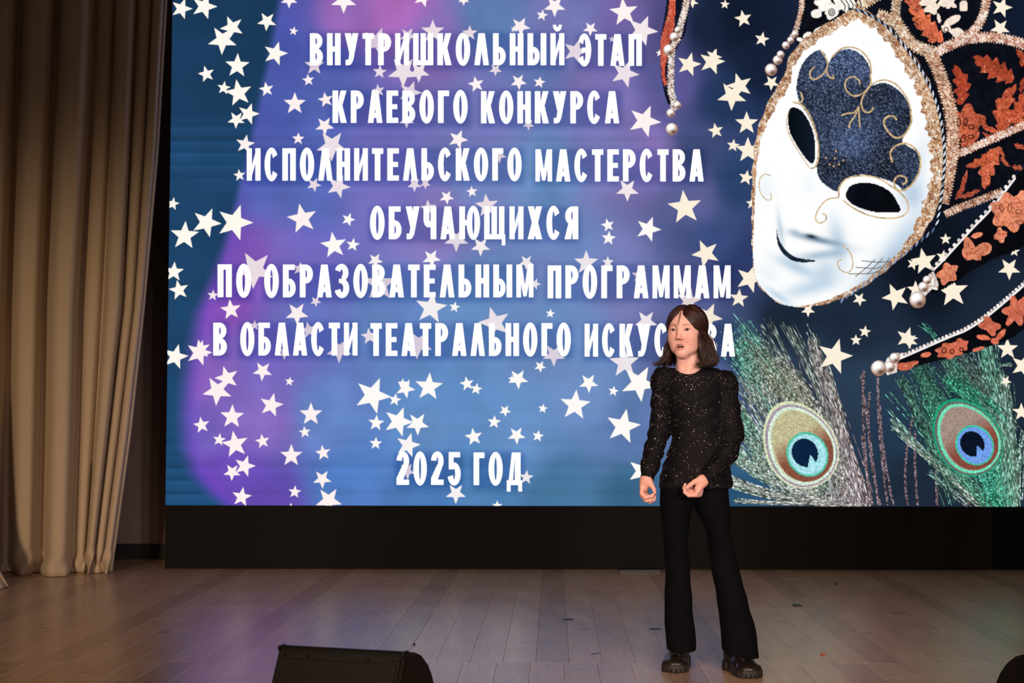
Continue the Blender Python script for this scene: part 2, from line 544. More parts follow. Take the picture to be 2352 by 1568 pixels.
GL = {
 'Н': (.43, [R_(0, 0, ST, 1), R_(.43 - ST, 0, .43, 1), R_(.15, .43, .30, .58)]),
 'В': (.41, [R_(0, 0, ST, 1)] + bowl(.755, .245, .395) + bowl(.265, .265, .41)),
 'Р': (.41, [R_(0, 0, ST, 1)] + bowl(.715, .285, .41)),
 'Ь': (.40, [R_(0, 0, ST, 1)] + bowl(.285, .285, .40)),
 'Ы': (.60, [R_(0, 0, ST, 1)] + bowl(.285, .285, .385) + [R_(.60 - .17, 0, .60, 1)]),
 'Б': (.40, [R_(0, 0, ST, 1), R_(0, .85, .37, 1)] + bowl(.285, .285, .40)),
 'О': (.46, arc(.23, .5, .23, .52, .05, .36, 0, 360, 36)),
 '0': (.42, arc(.21, .5, .21, .52, .04, .36, 0, 360, 36)),
 'С': (.44, arc(.225, .5, .225, .52, .055, .36, 36, 324, 32)),
 'Э': (.44, arc(.215, .5, .225, .52, .055, .36, -148, 148, 32) + [R_(.14, .44, .30, .57)]),
 'Ю': (.66, [R_(0, 0, ST, 1), R_(.15, .43, .32, .58)] + arc(.45, .5, .21, .52, .045, .36, 0, 360, 32)),
 'Е': (.37, [R_(0, 0, ST, 1), R_(0, .85, .37, 1), R_(0, .43, .34, .57), R_(0, 0, .37, .15)]),
 'Г': (.35, [R_(0, 0, ST, 1), R_(0, .84, .35, 1)]),
 'П': (.43, [R_(0, 0, ST, 1), R_(.43 - ST, 0, .43, 1), R_(0, .85, .43, 1)]),
 'Т': (.36, [R_(0, .84, .36, 1), R_(.18 - ST / 2, 0, .18 + ST / 2, 1)]),
 'Ш': (.64, [R_(0, 0, .16, 1), R_(.24, 0, .40, 1), R_(.48, 0, .64, 1), R_(0, 0, .64, .14)]),
 'Щ': (.67, [R_(0, 0, .16, 1), R_(.24, 0, .40, 1), R_(.48, 0, .64, 1), R_(0, 0, .66, .14), R_(.57, -.19, .67, .14)]),
 'И': (.44, [R_(0, 0, .155, 1), R_(.285, 0, .44, 1), [(.13, .04), (.13, .34), (.31, .96), (.31, .66)]]),
 'Й': (.44, [R_(0, 0, .155, 1), R_(.285, 0, .44, 1), [(.13, .04), (.13, .34), (.31, .96), (.31, .66)]] + arc(.22, 1.27, .14, .20, .05, .08, 180, 360, 12)),
 'К': (.45, [R_(0, 0, ST, 1), [(.15, .48), (.26, 1), (.44, 1), (.30, .52)], [(.15, .58), (.30, .58), (.45, 0), (.265, 0)]]),
 'У': (.43, [[(0, 1), (.19, 1), (.29, .42), (.17, .28)], [(.25, 1), (.43, 1), (.265, .16), (.20, .03), (.12, .0), (.12, .17)], R_(.03, 0, .14, .16)]),
 'Л': (.46, lam(.46)),
 'А': (.46, lam(.46) + [R_(.11, .16, .35, .30), [(.17, .44), (.29, .44), (.26, .9), (.20, .9)]]),
 'М': (.54, [R_(0, 0, .135, 1), R_(.405, 0, .54, 1), [(.03, 1), (.165, 1), (.315, .03), (.225, .03)], [(.51, 1), (.375, 1), (.225, .03), (.315, .03)]]),
 'Д': (.50, [R_(0, 0, .50, .14), R_(0, -.20, .115, .10), R_(.385, -.20, .50, .10), [(.06, .1), (.19, .1), (.27, 1), (.17, 1)], R_(.27, .1, .45, 1), R_(.17, .87, .45, 1)]),
 'Ч': (.40, [R_(.40 - ST, 0, .40, 1), R_(0, .56, ST, 1), [(0, .56), (.04, .43), (.12, .37), (.24, .37), (.24, .53), (ST, .56)]]),
 'Х': (.46, [[(0, 0), (.19, 0), (.45, 1), (.27, 1)], [(.27, 0), (.46, 0), (.19, 1), (.01, 1)]]),
 'Я': (.43, [R_(.43 - ST, 0, .43, 1), [(0, 0), (.19, 0), (.30, .5), (.13, .5)]] + [[(.43 - x, y) for x, y in q] for q in bowl(.715, .285, .41)]),
 'З': (.42, arc(.18, .755, .215, .265, .05, .11, -80, 160, 20) + arc(.19, .275, .23, .295, .055, .13, -165, 90, 20) + [R_(.10, .44, .25, .56)]),
 '2': (.39, arc(.195, .73, .195, .29, .035, .14, -35, 175, 20) + [R_(0, 0, .39, .15), [(0, .12), (.0, .20), (.20, .62), (.37, .62), (.19, .12)]]),
 '5': (.40, [R_(.03, .85, .38, 1), R_(.03, .48, .17, 1)] + arc(.195, .33, .205, .35, .04, .18, -165, 125, 22)),
}
WORDS = [
 ('ВНУТРИШКОЛЬНЫЙ', 712, 1296, 76.5, 149.5), ('ЭТАП', 1327, 1474, 78.5, 151),
 ('КРАЕВОГО', 764, 1074, 208, 282), ('КОНКУРСА', 1105, 1422, 209.5, 283),
 ('ИСПОЛНИТЕЛЬСКОГО', 567, 1198, 340.5, 414.5), ('МАСТЕРСТВА', 1230, 1616, 343, 416.5),
 ('ОБУЧАЮЩИХСЯ', 850, 1328, 474, 549),
 ('ПО', 500, 577, 607, 682), ('ОБРАЗОВАТЕЛЬНЫМ', 607, 1225, 607.5, 682.5), ('ПРОГРАММАМ', 1258, 1678, 609.5, 684.5),
 ('В', 490, 521, 741, 816), ('ОБЛАСТИ', 552, 821, 741, 816), ('ТЕАТРАЛЬНОГО', 851, 1311, 742, 817), ('ИСКУССТВА', 1343, 1688, 743.5, 818.5),
 ('2025', 911, 1058, 1038, 1113), ('ГОД', 1088, 1199, 1039, 1113.5),
]
BOX = []
def grow(poly, d):
    """push the edges of a convex outline outwards by d"""
    P = np.array(poly, float); n = len(P)
    area = 0.5 * np.sum(P[:, 0] * np.roll(P[:, 1], -1) - np.roll(P[:, 0], -1) * P[:, 1])
    sg = 1.0 if area > 0 else -1.0
    out = []
    for i in range(n):
        a, b, c = P[i - 1], P[i], P[(i + 1) % n]
        e1 = (b - a) / max(np.linalg.norm(b - a), 1e-6); e2 = (c - b) / max(np.linalg.norm(c - b), 1e-6)
        n1 = sg * np.array([e1[1], -e1[0]]); n2 = sg * np.array([e2[1], -e2[0]])
        m = n1 + n2; q = max(1 + float(n1 @ n2), 0.5)
        out.append(b + m / q * d)
    return out
M_TXT = flat_emit('white_lettering', (1.0, 1.0, 1.0, 1), 1.25)
txt_parts = []
for wd, x0, x1, y0, y1 in WORDS:
    H = y1 - y0
    gap = 0.150
    tw = sum(GL[c][0] for c in wd) + gap * (len(wd) - 1)
    sx = (x1 - x0 - 0.6) / tw
    cx = 0.0; V = []; F = []
    for c in wd:
        w, polys = GL[c]
        BOX.append((x0 + cx * sx, y0, x0 + (cx + w) * sx, y1))
        for p in polys:
            n0 = len(V)
            for v in grow([(x0 + 0.3 + (cx + px) * sx, y1 - 0.3 - py * (H - 0.6)) for (px, py) in p], 0.35):
                V.append(tuple(v))
            F.append(tuple(range(n0, n0 + len(p))))
        cx += w + gap
    txt_parts.append((V, F))

# ---- painted background: colours of the slide sampled across it
BGP = [(640,20,'4a55b8'),(660,120,'4252b0'),(640,250,'4558b5'),(600,400,'4a60bb'),(560,600,'7452c2'),(510,700,'7a50c5'),(480,850,'8060c8'),(460,1000,'6a5cc5'),(500,1100,'6248c0'),(600,1150,'5a48b8'),
 (750,150,'5060bc'),(800,40,'8a64c0'),(900,30,'9c68c6'),(1000,100,'7c68bd'),(1130,50,'5a7cc0'),(1200,150,'5f74be'),(1300,60,'6a72bd'),(1400,200,'6f6cba'),(1450,50,'6b62b0'),(760,260,'4e62bc'),(860,300,'6466c0'),(900,450,'6a6cc8'),
 (700,450,'5468c4'),(680,600,'6c66cc'),(1000,500,'7d74c5'),(1100,250,'6a70c0'),(1100,420,'6680c8'),(1250,400,'5f86c8'),(1400,350,'7074c0'),(1500,350,'7a70c0'),(1600,450,'565c9c'),(1550,200,'56569f'),(1530,60,'4a4a88'),
 (700,750,'5f70c8'),(620,800,'7064cc'),(900,750,'5a80cc'),(1100,700,'6088cc'),(1300,600,'6a84cc'),(1300,760,'6488cc'),(1450,650,'6c78c0'),(1600,650,'565e9f'),(1650,560,'3a4a7a'),(1600,800,'5a68a8'),(1650,880,'52659c'),
 (600,950,'7a68cc'),(750,950,'5a80d0'),(1000,950,'5a8ad2'),(1200,1000,'5c8ad0'),(1350,900,'6488cc'),(1450,1000,'5a78bc'),(1450,1130,'36608c'),(1300,1140,'3f70a4'),(1100,1130,'4a80c4'),(800,1120,'4a78cc'),(1000,1150,'4474bc'),(1600,1050,'4a6ca4'),
 (1620,60,'18243c'),(1700,50,'121a2e'),(1750,150,'16223a'),(1650,230,'22365a'),(1600,330,'3a4a80'),(1690,420,'2a4068'),(1700,600,'2a3864'),(1690,780,'3a4a70'),(1720,850,'33465f'),(1800,745,'1b2636'),(1850,850,'2a3a4e'),
 (1950,740,'1d2a3c'),(2000,900,'2b3d52'),(2100,1100,'1e2a3a'),(2300,700,'1c2838'),(2340,500,'121a2c'),(2250,60,'111828'),(2340,100,'131c30'),(1680,1140,'2d5577'),(2050,1000,'25384e'),(1950,1140,'263648'),(2300,1000,'1b2838'),(2150,600,'0e1420')]
bx = np.array([p[0] for p in BGP], float); by = np.array([p[1] for p in BGP], float)
bc = np.array([hx(p[2]) for p in BGP])
bc[bx < 1610] *= np.array([1.09, 1.03, 0.94])
def vnoise(x, y, s, seed=0):
    """smooth value noise, 0..1"""
    r = np.random.default_rng(seed).random((256, 256))
    u, v = x / s, y / s
    i, j = np.floor(u).astype(int), np.floor(v).astype(int)
    fu, fv = u - i, v - j
    fu, fv = fu * fu * (3 - 2 * fu), fv * fv * (3 - 2 * fv)
    g = lambda a, b: r[a % 256, b % 256]
    return (g(i, j) * (1 - fu) + g(i + 1, j) * fu) * (1 - fv) + (g(i, j + 1) * (1 - fu) + g(i + 1, j + 1) * fu) * fv

LEFT = np.array([(650, -400), (640, 0), (615, 130), (590, 250), (570, 340), (545, 440), (515, 560), (480, 650), (450, 720), (425, 850), (415, 950), (418, 1030), (440, 1090), (480, 1135), (520, 1165), (560, 1200)], float)
gx0, gx1, gy0, gy1 = 378.0, 2600.0, -210.0, 1166.0
step = 4.0
xs = np.arange(gx0, gx1 + 1, step); ys = np.arange(gy0, gy1 + 1, step)
X, Y = np.meshgrid(xs, ys, indexing='ij')
def bg_color(X, Y):
    shp = X.shape; x = X.ravel(); y = Y.ravel()
    acc = np.zeros((len(x), 3)); ws = np.full(len(x), 1e-9)
    for k in range(len(bx)):
        d2 = (x - bx[k]) ** 2 + (y - by[k]) ** 2
        w = 1.0 / (d2 + 900.0) ** 2 * 1e8 * np.exp(-d2 / (2 * 330.0 ** 2))
        acc += w[:, None] * bc[k]; ws += w
    c = acc / ws[:, None]
    n1 = vnoise(x, y, 60, 1); n2 = vnoise(x, y, 24, 2)
    c = c * (0.94 + 0.09 * n1[:, None] + 0.03 * n2[:, None])
    c[:, 0] *= 0.96 + 0.08 * vnoise(x, y, 90, 3)
    # deep blue strip at the left with its soft bright rim
    lx = np.interp(y, LEFT[:, 1], LEFT[:, 0])
    d = x - lx
    sw = 24 + 34 * np.clip((y - 480) / 300, 0, 1)
    m = np.clip((d + 0.4 * sw) / sw, 0, 1); m = m * m * (3 - 2 * m)
    m = m * np.clip((1190 - y) / 20, 0, 1)
    t = np.clip(y / 1160, 0, 1)[:, None]
    dk = hx('1b3a5a') * (1 - t) + hx('204a72') * t
    band = np.clip(1 - np.abs(y - 370) / 120, 0, 1)[:, None]
    dk = dk * (1 + 0.14 * band + 0.04 * np.clip((y - 980) / 180, 0, 1)[:, None]) * (0.95 + 0.1 * n1[:, None])
    rim = np.exp(-((d - 12) / 26.0) ** 2)[:, None] * np.clip((y - 200) / 600, 0, 1)[:, None]
    c = c * (1 - 0.45 * rim) + hx('6a3fc4') * 0.45 * rim
    c = dk * (1 - m[:, None]) + c * m[:, None]
    return c.reshape(shp + (3,))
BGC = bg_color(X, Y)
# soft shadow of the lettering
cov = np.zeros(X.shape)
for a, b, c_, d_ in BOX:
    cov[(X > a - 3) & (X < c_ + 5) & (Y > b) & (Y < d_ + 9)] = 1
for _ in range(4):
    cov = (np.roll(cov, 1, 0) + cov + np.roll(cov, -1, 0)) / 3
    cov = (np.roll(cov, 1, 1) + cov + np.roll(cov, -1, 1)) / 3
BGC *= 1 - np.clip(cov * 1.25, 0, 1)[..., None] * np.array([0.26, 0.20, 0.11])
# module rows of the wall show as faint brightness steps
saw = 1 - ((Y - 265.0) / 29.0) % 1.0
leftm = np.clip((np.interp(Y, LEFT[:, 1], LEFT[:, 0]) - X) / 20, 0, 1)
band = np.where((Y > 236) & (Y < 425), np.clip(1 - np.abs(Y - 330) / 110, 0, 1), np.clip((Y - 960) / 120, 0, 1))
BGC *= (1 + (0.05 + 0.20 * leftm) * band * (saw - 0.45))[..., None]
rowt = 1 + 0.012 * np.sin(np.floor((Y + 400) / 25.4) * 2.399) * np.where(((Y > 240) & (Y < 480)) | (Y > 980), 1.6, 0.5)
BGC *= rowt[..., None]
def clip_bottom(P):
    P[:, 2] = np.maximum(P[:, 2], EDGE_B); P[:, 0] = np.clip(P[:, 0], EDGE_L, EDGE_R); P[:, 2] = np.minimum(P[:, 2], EDGE_T)
    return P
P = clip_bottom(scr(np.stack([X.ravel(), Y.ravel()], 1), 0))
ni, nj = X.shape
I = np.arange(ni * nj).reshape(ni, nj)
Fq = np.stack([I[:-1, :-1], I[:-1, 1:], I[1:, 1:], I[1:, :-1]], -1).reshape(-1, 4)
me = np_mesh('slide_background', P, Fq); set_cols(me, lin(np.clip(BGC.reshape(-1, 3), 0, 1)))
add_obj('slide_background', me, M_PIC, screen)

for (V, F), w in zip(txt_parts, WORDS):
    me = py_mesh('word', scr(np.array(V), 8), F)
    o = add_obj('word', me, M_TXT, screen)
    o['label'] = 'bold white capital letters on the slide reading ' + w[0]

# ---- stars
def star_mesh():
    V = [(0, 0, 0)]; F = []
    for k in range(10):
        r = 1.0 if k % 2 == 0 else 0.42
        a = math.pi * k / 5
        V.append((r * math.sin(a), 0, r * math.cos(a)))
    for k in range(10):
        F.append((0, 1 + k, 1 + (k + 1) % 10))
    return py_mesh('star', V, F)
M_STAR = flat_emit('star_glow', None, 1.0)
STAR = star_mesh(); STAR.materials.append(M_STAR)
STARS = [(417,20,24,18),(469,15,29,18),(664,0,19,36),(789.5,2,29,36),(972,-5,22,22),(533,63,27,48),(511,92,33,38),(613,49,22,40),(545,151,28,2),(474,170,19,58),(514,202,15.5,8),(548,213.5,31,62),
(570.5,261.5,25,17),(542.5,275,20,38),(632.5,123,28,16),(674.5,71.5,10.5,10),(722,150,23,0),(708,184,14,65),(612,205,17,62),(677,238,26,0),(748,229,18,60),(745.5,289,22,32),(685,318.5,14.5,2),(563,331,22,10),
(762,334,36,36),(550,402.5,14,65),(397,468,15,10),(474,511,34,22),(539,511,42,18),(424,541,33,3),(694,502,35,61),(800,504,16,20),(766.5,563,31,64),(810.5,562,16,8),(585.5,619,44,41),(721,424,17,25),(777,428,28,22),
(872,165,16,5),(926,165,36,36),(962,165,25,36),(866,95,34,20),(937,82,20,30),(994,72,27,0),(869,208,15,62),(942,212,27,20),(934,277,18,36),(1065,0,13,36),(1274,14,25,36),(1245,35,13.5,10),(1195,61,23,28),(1182,66,9,0),
(1079,76,18,0),(1433,28,33,66),(1475,70,36,22),(1356,66,17,38),(1322,118,29,18),(1406,90,8,0),(1138,160,15,36),(1093.5,193.5,19,60),(1191,188,19,30),(1239,189,14,10),(1435,169,33,22),(1052,320,23,22),(1214,286,14,36),
(1480,278,38,22),(1146,357,18,30),(952,424,17,36),(977,422,13,36),(1084,440,13.5,65),(1026,453,17,30),(1118,472,28,66),(984,478,20,66),(1441,436,27,36),(1396,517,16,60),(1398,547,17,5),(1489,526,30,20),(1573,476,40,66),
(1346.5,603,29,0),(1048,550,29,36),(1104,566,23,36),(991,593,22,30),(1209,602,18,36),(1396,602,14,0),(1229,652,14,20),(1468,632,18,0),(990,707,38,8),(1044,705,13,10),(1136,741,38,56),(1264,720,11,8),(1484,738,27,36),
(1434,833,36,70),(1468,880,43,29),(1272,815,27,36),(1240.5,841.5,14,30),(1190,870,24,33),(1176,870,9,0),(1072.5,881,17,62),(1094,893,14,10),(985,888,33,4),(1352,879.5,23,33),(1409,898,12.5,10),(1321,930,36,5),
(1160,943,14,30),(1135,969,16,5),(1247,938,11.5,8),(1088,1003,21,63),(1186.5,999.5,21,33),(1235.5,1001,14,10),(1431,979,41,12),(1475,1082,34,20),(1209,1096,17,5),(1047,1133,24,36),(1142,1161,12,0),
(399.5,624,23,3),(411,666,23,60),(489,678,13,5),(530,711,24,65),(682,720,27,33),(725,692,13,30),(688,617,16,10),(862,598,18,30),(872,652,40,0),(585,747,12,0),(709,758,20,60),(653,812,14,36),(779,804,30,36),
(848,772,20,66),(960,790,35,40),(403,819,29,14),(457,810,30,16),(460,803,24,60),(521,868,28,55),(499,897,34,40),(603,852,23,40),(665,876,11,8),(623,930,28,13),(533,956.5,28,2),(714,951,27,0),(463,976,19,62),
(503.5,1009.5,15,8),(540,1020,31,62),(603,1013,17,62),(700,992,14,65),(669,1046,26,0),(742,1039.5,18,63),(562,1070,25,17),(533,1084,20,38),(740,1100,22,33),(555,1141,23,9),(677,1129.5,15,5),(755,1149,31,34),(668,1164,10,0),
(856,908,43,22),(931,892,23,25),(925,880,12,0),(907,918,15,10),(864,971,19,5),(915,968,35,20),(959,973,27,34),(863,1018,15,3),(937,1022,29,15),(935,1082,20,30),
(1665,10,11,5),(1707,43,20,62),(1750,90,17,12),(1582,148,28,15),(1635,142,30,15),(1639,130,19,22),(1699,197,30,55),(1681,220,34,38),(1715,283,27,0),(1644,300,18,62),(1684,334,15,8),(1718,345,30,0),(1714,408,18,12),
(1727,467,14,0),(1621,582,33,48),(1722,640,33,20),(1697,685,22,5),(1582,690,30,10),(1626,728,34,25),(2301,17,23,18),(2297,65,22,40),(2172,549,13,0),(2330,577,12,5),(2318,617,25,36),(2122,600,30,62),(2097,606,14,20),
(2057,681,31,48),(2103,665,20,0),(2188,669,36,68),(2166,590,16,10),(2083,776,25,18),(2090,783,18,42),(2314,801,24,0),(2350,840,28,20),(2310,875,13,30),(1917,818,41,16),(1986.5,761.5,14,8),(1966,781,13,0),(2346,946,20,0),
(1974,687,16,30),(1856,712,16,36),(1590,5,14,30),(1515,122,9,0),(1772,190,18,40),
(2420,300,26,10),(2480,700,30,40),(2440,980,20,5),(2500,120,22,60),(480,-60,26,20),(700,-70,24,5),(900,-60,30,40),(1150,-70,22,15),(1400,-60,26,55),(1650,-60,20,30)]
for i, (x, y, r, a) in enumerate(STARS):
    c = at(x, y, SCR_Y - 0.0009 * (4 + (i % 3) * 0.4))
    rr = r / FPX * float(np.linalg.norm(c - np.array([0, 0, CAM_Z])))
    me = STAR
    low = c[2] - rr * 1.0 < EDGE_B
    if low or c[0] - rr < EDGE_L:        # cut by the edge of the wall
        bm = bmesh.new(); bm.from_mesh(STAR)
        bmesh.ops.rotate(bm, verts=bm.verts, cent=(0, 0, 0), matrix=Matrix.Rotation(math.radians(a), 3, 'Y'))
        if low:
            bmesh.ops.bisect_plane(bm, geom=list(bm.verts) + list(bm.edges) + list(bm.faces), plane_co=(0, 0, (EDGE_B - c[2]) / rr), plane_no=(0, 0, -1), clear_outer=True)
        bmesh.ops.bisect_plane(bm, geom=list(bm.verts) + list(bm.edges) + list(bm.faces), plane_co=((EDGE_L - c[0]) / rr, 0, 0), plane_no=(-1, 0, 0), clear_outer=True)
        me = bpy.data.meshes.new('star'); bm.to_mesh(me); bm.free(); me.materials.append(M_STAR)
        if len(me.polygons) == 0: continue
        a = 0
    o = bpy.data.objects.new('star', me); COL.objects.link(o)
    o.parent = screen
    o.location = c - wloc(screen)
    o.scale = (rr, rr, rr)
    o.rotation_euler = (0, math.radians(a), 0)
    lx = np.interp(y, LEFT[:, 1], LEFT[:, 0])
    if x < lx + 20: h = 'fffaf0'
    elif x > 1560: h = 'fcf0da'
    elif x < 760: h = 'fff1f0'
    else: h = 'fff3f2' if y < 500 else 'fefaf6'
    # stars under the lettering lie in its soft shadow on the slide
    near = (np.abs(X - x) < r * 0.7) & (np.abs(Y - y) < r * 0.7)
    sh = float(np.clip(cov[near].mean() * 1.25, 0, 1)) if near.any() else 0.0
    o.color = tuple(lin(hx(h) * (1 - 0.7 * sh) + hx('c4b4cc') * 0.7 * sh)) + (1,)

# ---- tools for the carnival mask picture and the feathers
def in_poly(x, y, poly):
    poly = np.asarray(poly, float)
    r = np.zeros(x.shape, bool)
    j = len(poly) - 1
    for i in range(len(poly)):
        xi, yi = poly[i]; xj, yj = poly[j]
        if yi != yj:
            c = ((yi > y) != (yj > y)) & (x < (xj - xi) * (y - yi) / (yj - yi) + xi)
            r ^= c
        j = i
    return r

def patch(name, poly, colfn, layer, parent, stp=2.0, holes=(), label=None):
    """area of the picture: fine cells inside an outline, colours from colfn(x, y)"""
    poly = np.asarray(poly, float)
    x0, y0 = poly.min(0); x1, y1 = poly.max(0)
    x1 = min(x1, 2480); y0 = max(y0, -120); y1 = min(y1, 1162)
    xs = np.arange(x0, x1 + stp, stp); ys = np.arange(y0, y1 + stp, stp)
    X, Y = np.meshgrid(xs, ys, indexing='ij')
    cxm = X[:-1, :-1] + stp / 2; cym = Y[:-1, :-1] + stp / 2
    m = in_poly(cxm, cym, poly)
    for h in holes: m &= ~in_poly(cxm, cym, h)
    ni, nj = X.shape
    I = np.arange(ni * nj).reshape(ni, nj)
    F = np.stack([I[:-1, :-1], I[:-1, 1:], I[1:, 1:], I[1:, :-1]], -1)[m]
    used = np.unique(F); mp = np.full(ni * nj, -1); mp[used] = np.arange(len(used))
    x = X.ravel()[used]; y = Y.ravel()[used]
    C = colfn(x, y)
    me = np_mesh(name, clip_bottom(scr(np.stack([x, y], 1), layer)), mp[F])
    set_cols(me, lin(np.clip(C, 0, 1)))
    o = add_obj(name, me, M_PIC, parent)
    if label: o['label'] = label
    return o

def ribbons(name, items, layer, parent, label=None):
    """items: (points px, widths px, colours) drawn as flat strips"""
    Vs, Fs, Cs, n = [], [], [], 0
    for it, (pts, wid, cols) in enumerate(items):
        p = np.asarray(pts, float); k = len(p)
        t = np.gradient(p, axis=0); t /= np.maximum(np.linalg.norm(t, axis=1), 1e-6)[:, None]
        nn = np.stack([-t[:, 1], t[:, 0]], 1)
        w = np.broadcast_to(np.asarray(wid, float), (k,))[:, None] / 2
        L = p + nn * w; Rr = p - nn * w
        Vs.append(clip_bottom(scr(np.concatenate([L, Rr]), layer + 0.7 * (it % 7) / 7)))
        c = np.broadcast_to(np.asarray(cols, float), (k, 3))
        Cs.append(np.concatenate([c, c]))
        a = np.arange(k - 1)
        Fs.append(np.stack([a, a + 1, a + 1 + k, a + k], 1) + n)
        n += 2 * k
    me = np_mesh(name, np.concatenate(Vs), np.concatenate(Fs))
    set_cols(me, lin(np.clip(np.concatenate(Cs), 0, 1)))
    o = add_obj(name, me, M_PIC, parent)
    if label: o['label'] = label
    if len(items) > 1: o['kind'] = 'stuff'
    return o

def flat(hexs, amt=0.0, s=6, seed=5):
    c = hx(hexs)
    def fn(x, y):
        n = vnoise(x, y, s, seed)[:, None]
        return c * (1 - amt + 2 * amt * n)
    return fn

def glitter(dark, mid, light, seed, dens=0.30):
    """sparkling trim: grainy mix of three tones"""
    a, b, c = hx(dark), hx(mid), hx(light)
    def fn(x, y):
        n = np.random.default_rng(seed).random(len(x)) * 0.65 + 0.35 * vnoise(x, y, 7, seed)
        o = np.where((n < 0.34)[:, None], a, b)
        o = np.where((n > 1 - dens)[:, None], c, o)
        return o * (0.9 + 0.2 * vnoise(x, y, 30, seed + 1)[:, None])
    return fn

Cc = lambda pts: np.array([(1500 + x / 2.1185, y / 2.1185) for x, y in pts])          # first study crop
Cd = lambda pts: np.array([(1980 + x / 3.4087, 420 + y / 3.4087) for x, y in pts])     # lower right study crop
Ce = lambda pts: np.array([(2050 + x / 3.5636, 60 + y / 3.5636) for x, y in pts])      # hat study crop
Ch = lambda pts: np.array([(1800 + x / 4.2609, y / 4.2609) for x, y in pts])           # forehead study crop

# ---- hat behind the mask
NAVY = '10141f'
def face_cols(x, y):
    """white mask face with its cool modelling"""
    c = np.ones((len(x), 3)) * np.array([1.0, 1.0, 1.0])
    q = Cc
    def dark(px, py, sx, sy, ang, amt, col):
        nonlocal c
        p = Cc([(px, py)])[0]
        a = math.radians(ang)
        u = ((x - p[0]) * math.cos(a) + (y - p[1]) * math.sin(a)) / (sx / 2.1185)
        v = (-(x - p[0]) * math.sin(a) + (y - p[1]) * math.cos(a)) / (sy / 2.1185)
        w = (np.exp(-(u * u + v * v)) * amt)[:, None]
        c = c * (1 - w) + hx(col) * w
    dark(1230, 1150, 60, 190, 42, 0.55, '9fc0dd')
    dark(1120, 1310, 50, 170, 50, 0.60, '7f9fc0')
    dark(1300, 800, 40, 160, 10, 0.35, 'b5cfe6')
    dark(1260, 950, 60, 70, 0, 0.55, '8fb0d2')
    dark(900, 1180, 40, 110, -10, 0.55, '8fb2d0')
    dark(800, 1165, 110, 16, 12, 0.75, '4f6f90')
    dark(770, 1150, 26, 9, 12, 0.95, '16222f')
    dark(690, 1130, 30, 14, 20, 0.55, '7f9fba')
    dark(820, 1240, 130, 22, -8, 0.55, '6f97b8')
    dark(700, 1300, 110, 30, 25, 0.50, '7fa8c8')
    dark(840, 1320, 60, 60, 0, 0.45, '86adcc')
    dark(760, 1400, 130, 36, -14, 0.50, '8fb6d6')
    dark(610, 1440, 80, 16, 35, 0.55, 'a2c4e0')
    dark(620, 1120, 14, 90, -8, 0.45, '86a8c4')
    dark(545, 920, 40, 70, 0, 0.25, 'c0d8ea')
    dark(760, 900, 40, 60, 0, 0.16, 'c8dff0')
    dark(560, 1330, 60, 40, 30, 0.25, 'bcd6ea')
    return c

FACE = smooth_line(Cc([(640,380),(590,460),(545,560),(512,660),(498,760),(490,900),(488,1050),(486,1180),(490,1290),(505,1365),(555,1428),(620,1475),(700,1492),(800,1482),(900,1452),(1000,1402),(1100,1332),(1200,1250),(1285,1165),(1335,1090),(1368,1030),(1400,960),(1424,870),(1426,780),(1412,650),(1382,520),(1330,380),(1250,255),(1150,135),(1060,72),(990,48),(900,92),(800,150),(720,215),(665,290)]), 260, True)
# hat panels (dark cloth)
hat = patch('jester_hat_picture', np.concatenate([Cc([(700,215),(715,60),(740,-160),(1640,-160),(1625,60),(1600,170),(1690,175),(1805,215),(2060,240),(2060,780),(1805,800),(1660,960),(1420,1040),(1390,1000),(1300,500),(1100,120),(990,60)])]), flat('0d0f18', 0.25, 12, 8), 6.2, screen, 4.0,
    label='dark jester hat with orange leaf pattern shown on the screen')
mask = patch('carnival_mask_picture', FACE, face_cols, 9.2, screen, 2.0, label='white carnival mask with dark forehead patch shown on the screen')

# lace trim of the mask: outer edge minus scalloped inner edge
n = len(FACE); cen = FACE.mean(0)
s = np.arange(n) / n
to = cen - FACE; dist = np.linalg.norm(to, axis=1)[:, None]; to = to / dist
ang = np.degrees(np.arctan2(FACE[:, 1] - cen[1], FACE[:, 0] - cen[0]))     # 0 right, -90 top
wid = np.interp(ang, [-180, -165, -150, -130, -110, -80, -60, -30, 0, 20, 40, 60, 80, 95, 110, 135, 160, 180], [5, 8, 13, 20, 20, 26, 34, 36, 36, 34, 24, 9, 8, 7, 0.5, 0.5, 4, 5])
k = np.arange(n)
wid = wid * (0.80 + 0.28 * np.abs(np.sin(k * 0.42)) + 0.10 * np.sin(k * 1.9))
inner = FACE + to * wid[:, None]
outer = FACE - to * (np.interp(ang, [-180, -150, -120, -60, 0, 30, 60, 90, 110, 140, 180], [4, 5, 4, 3, 3, 3, 4, 4, 0, 3, 5]) + 1.5 * np.sin(k * 0.8))[:, None]
patch('lace_trim', outer, glitter('7a4a35', 'c79a72', 'fff4e4', 21, 0.30), 10.0, mask, 2.0, holes=[inner])

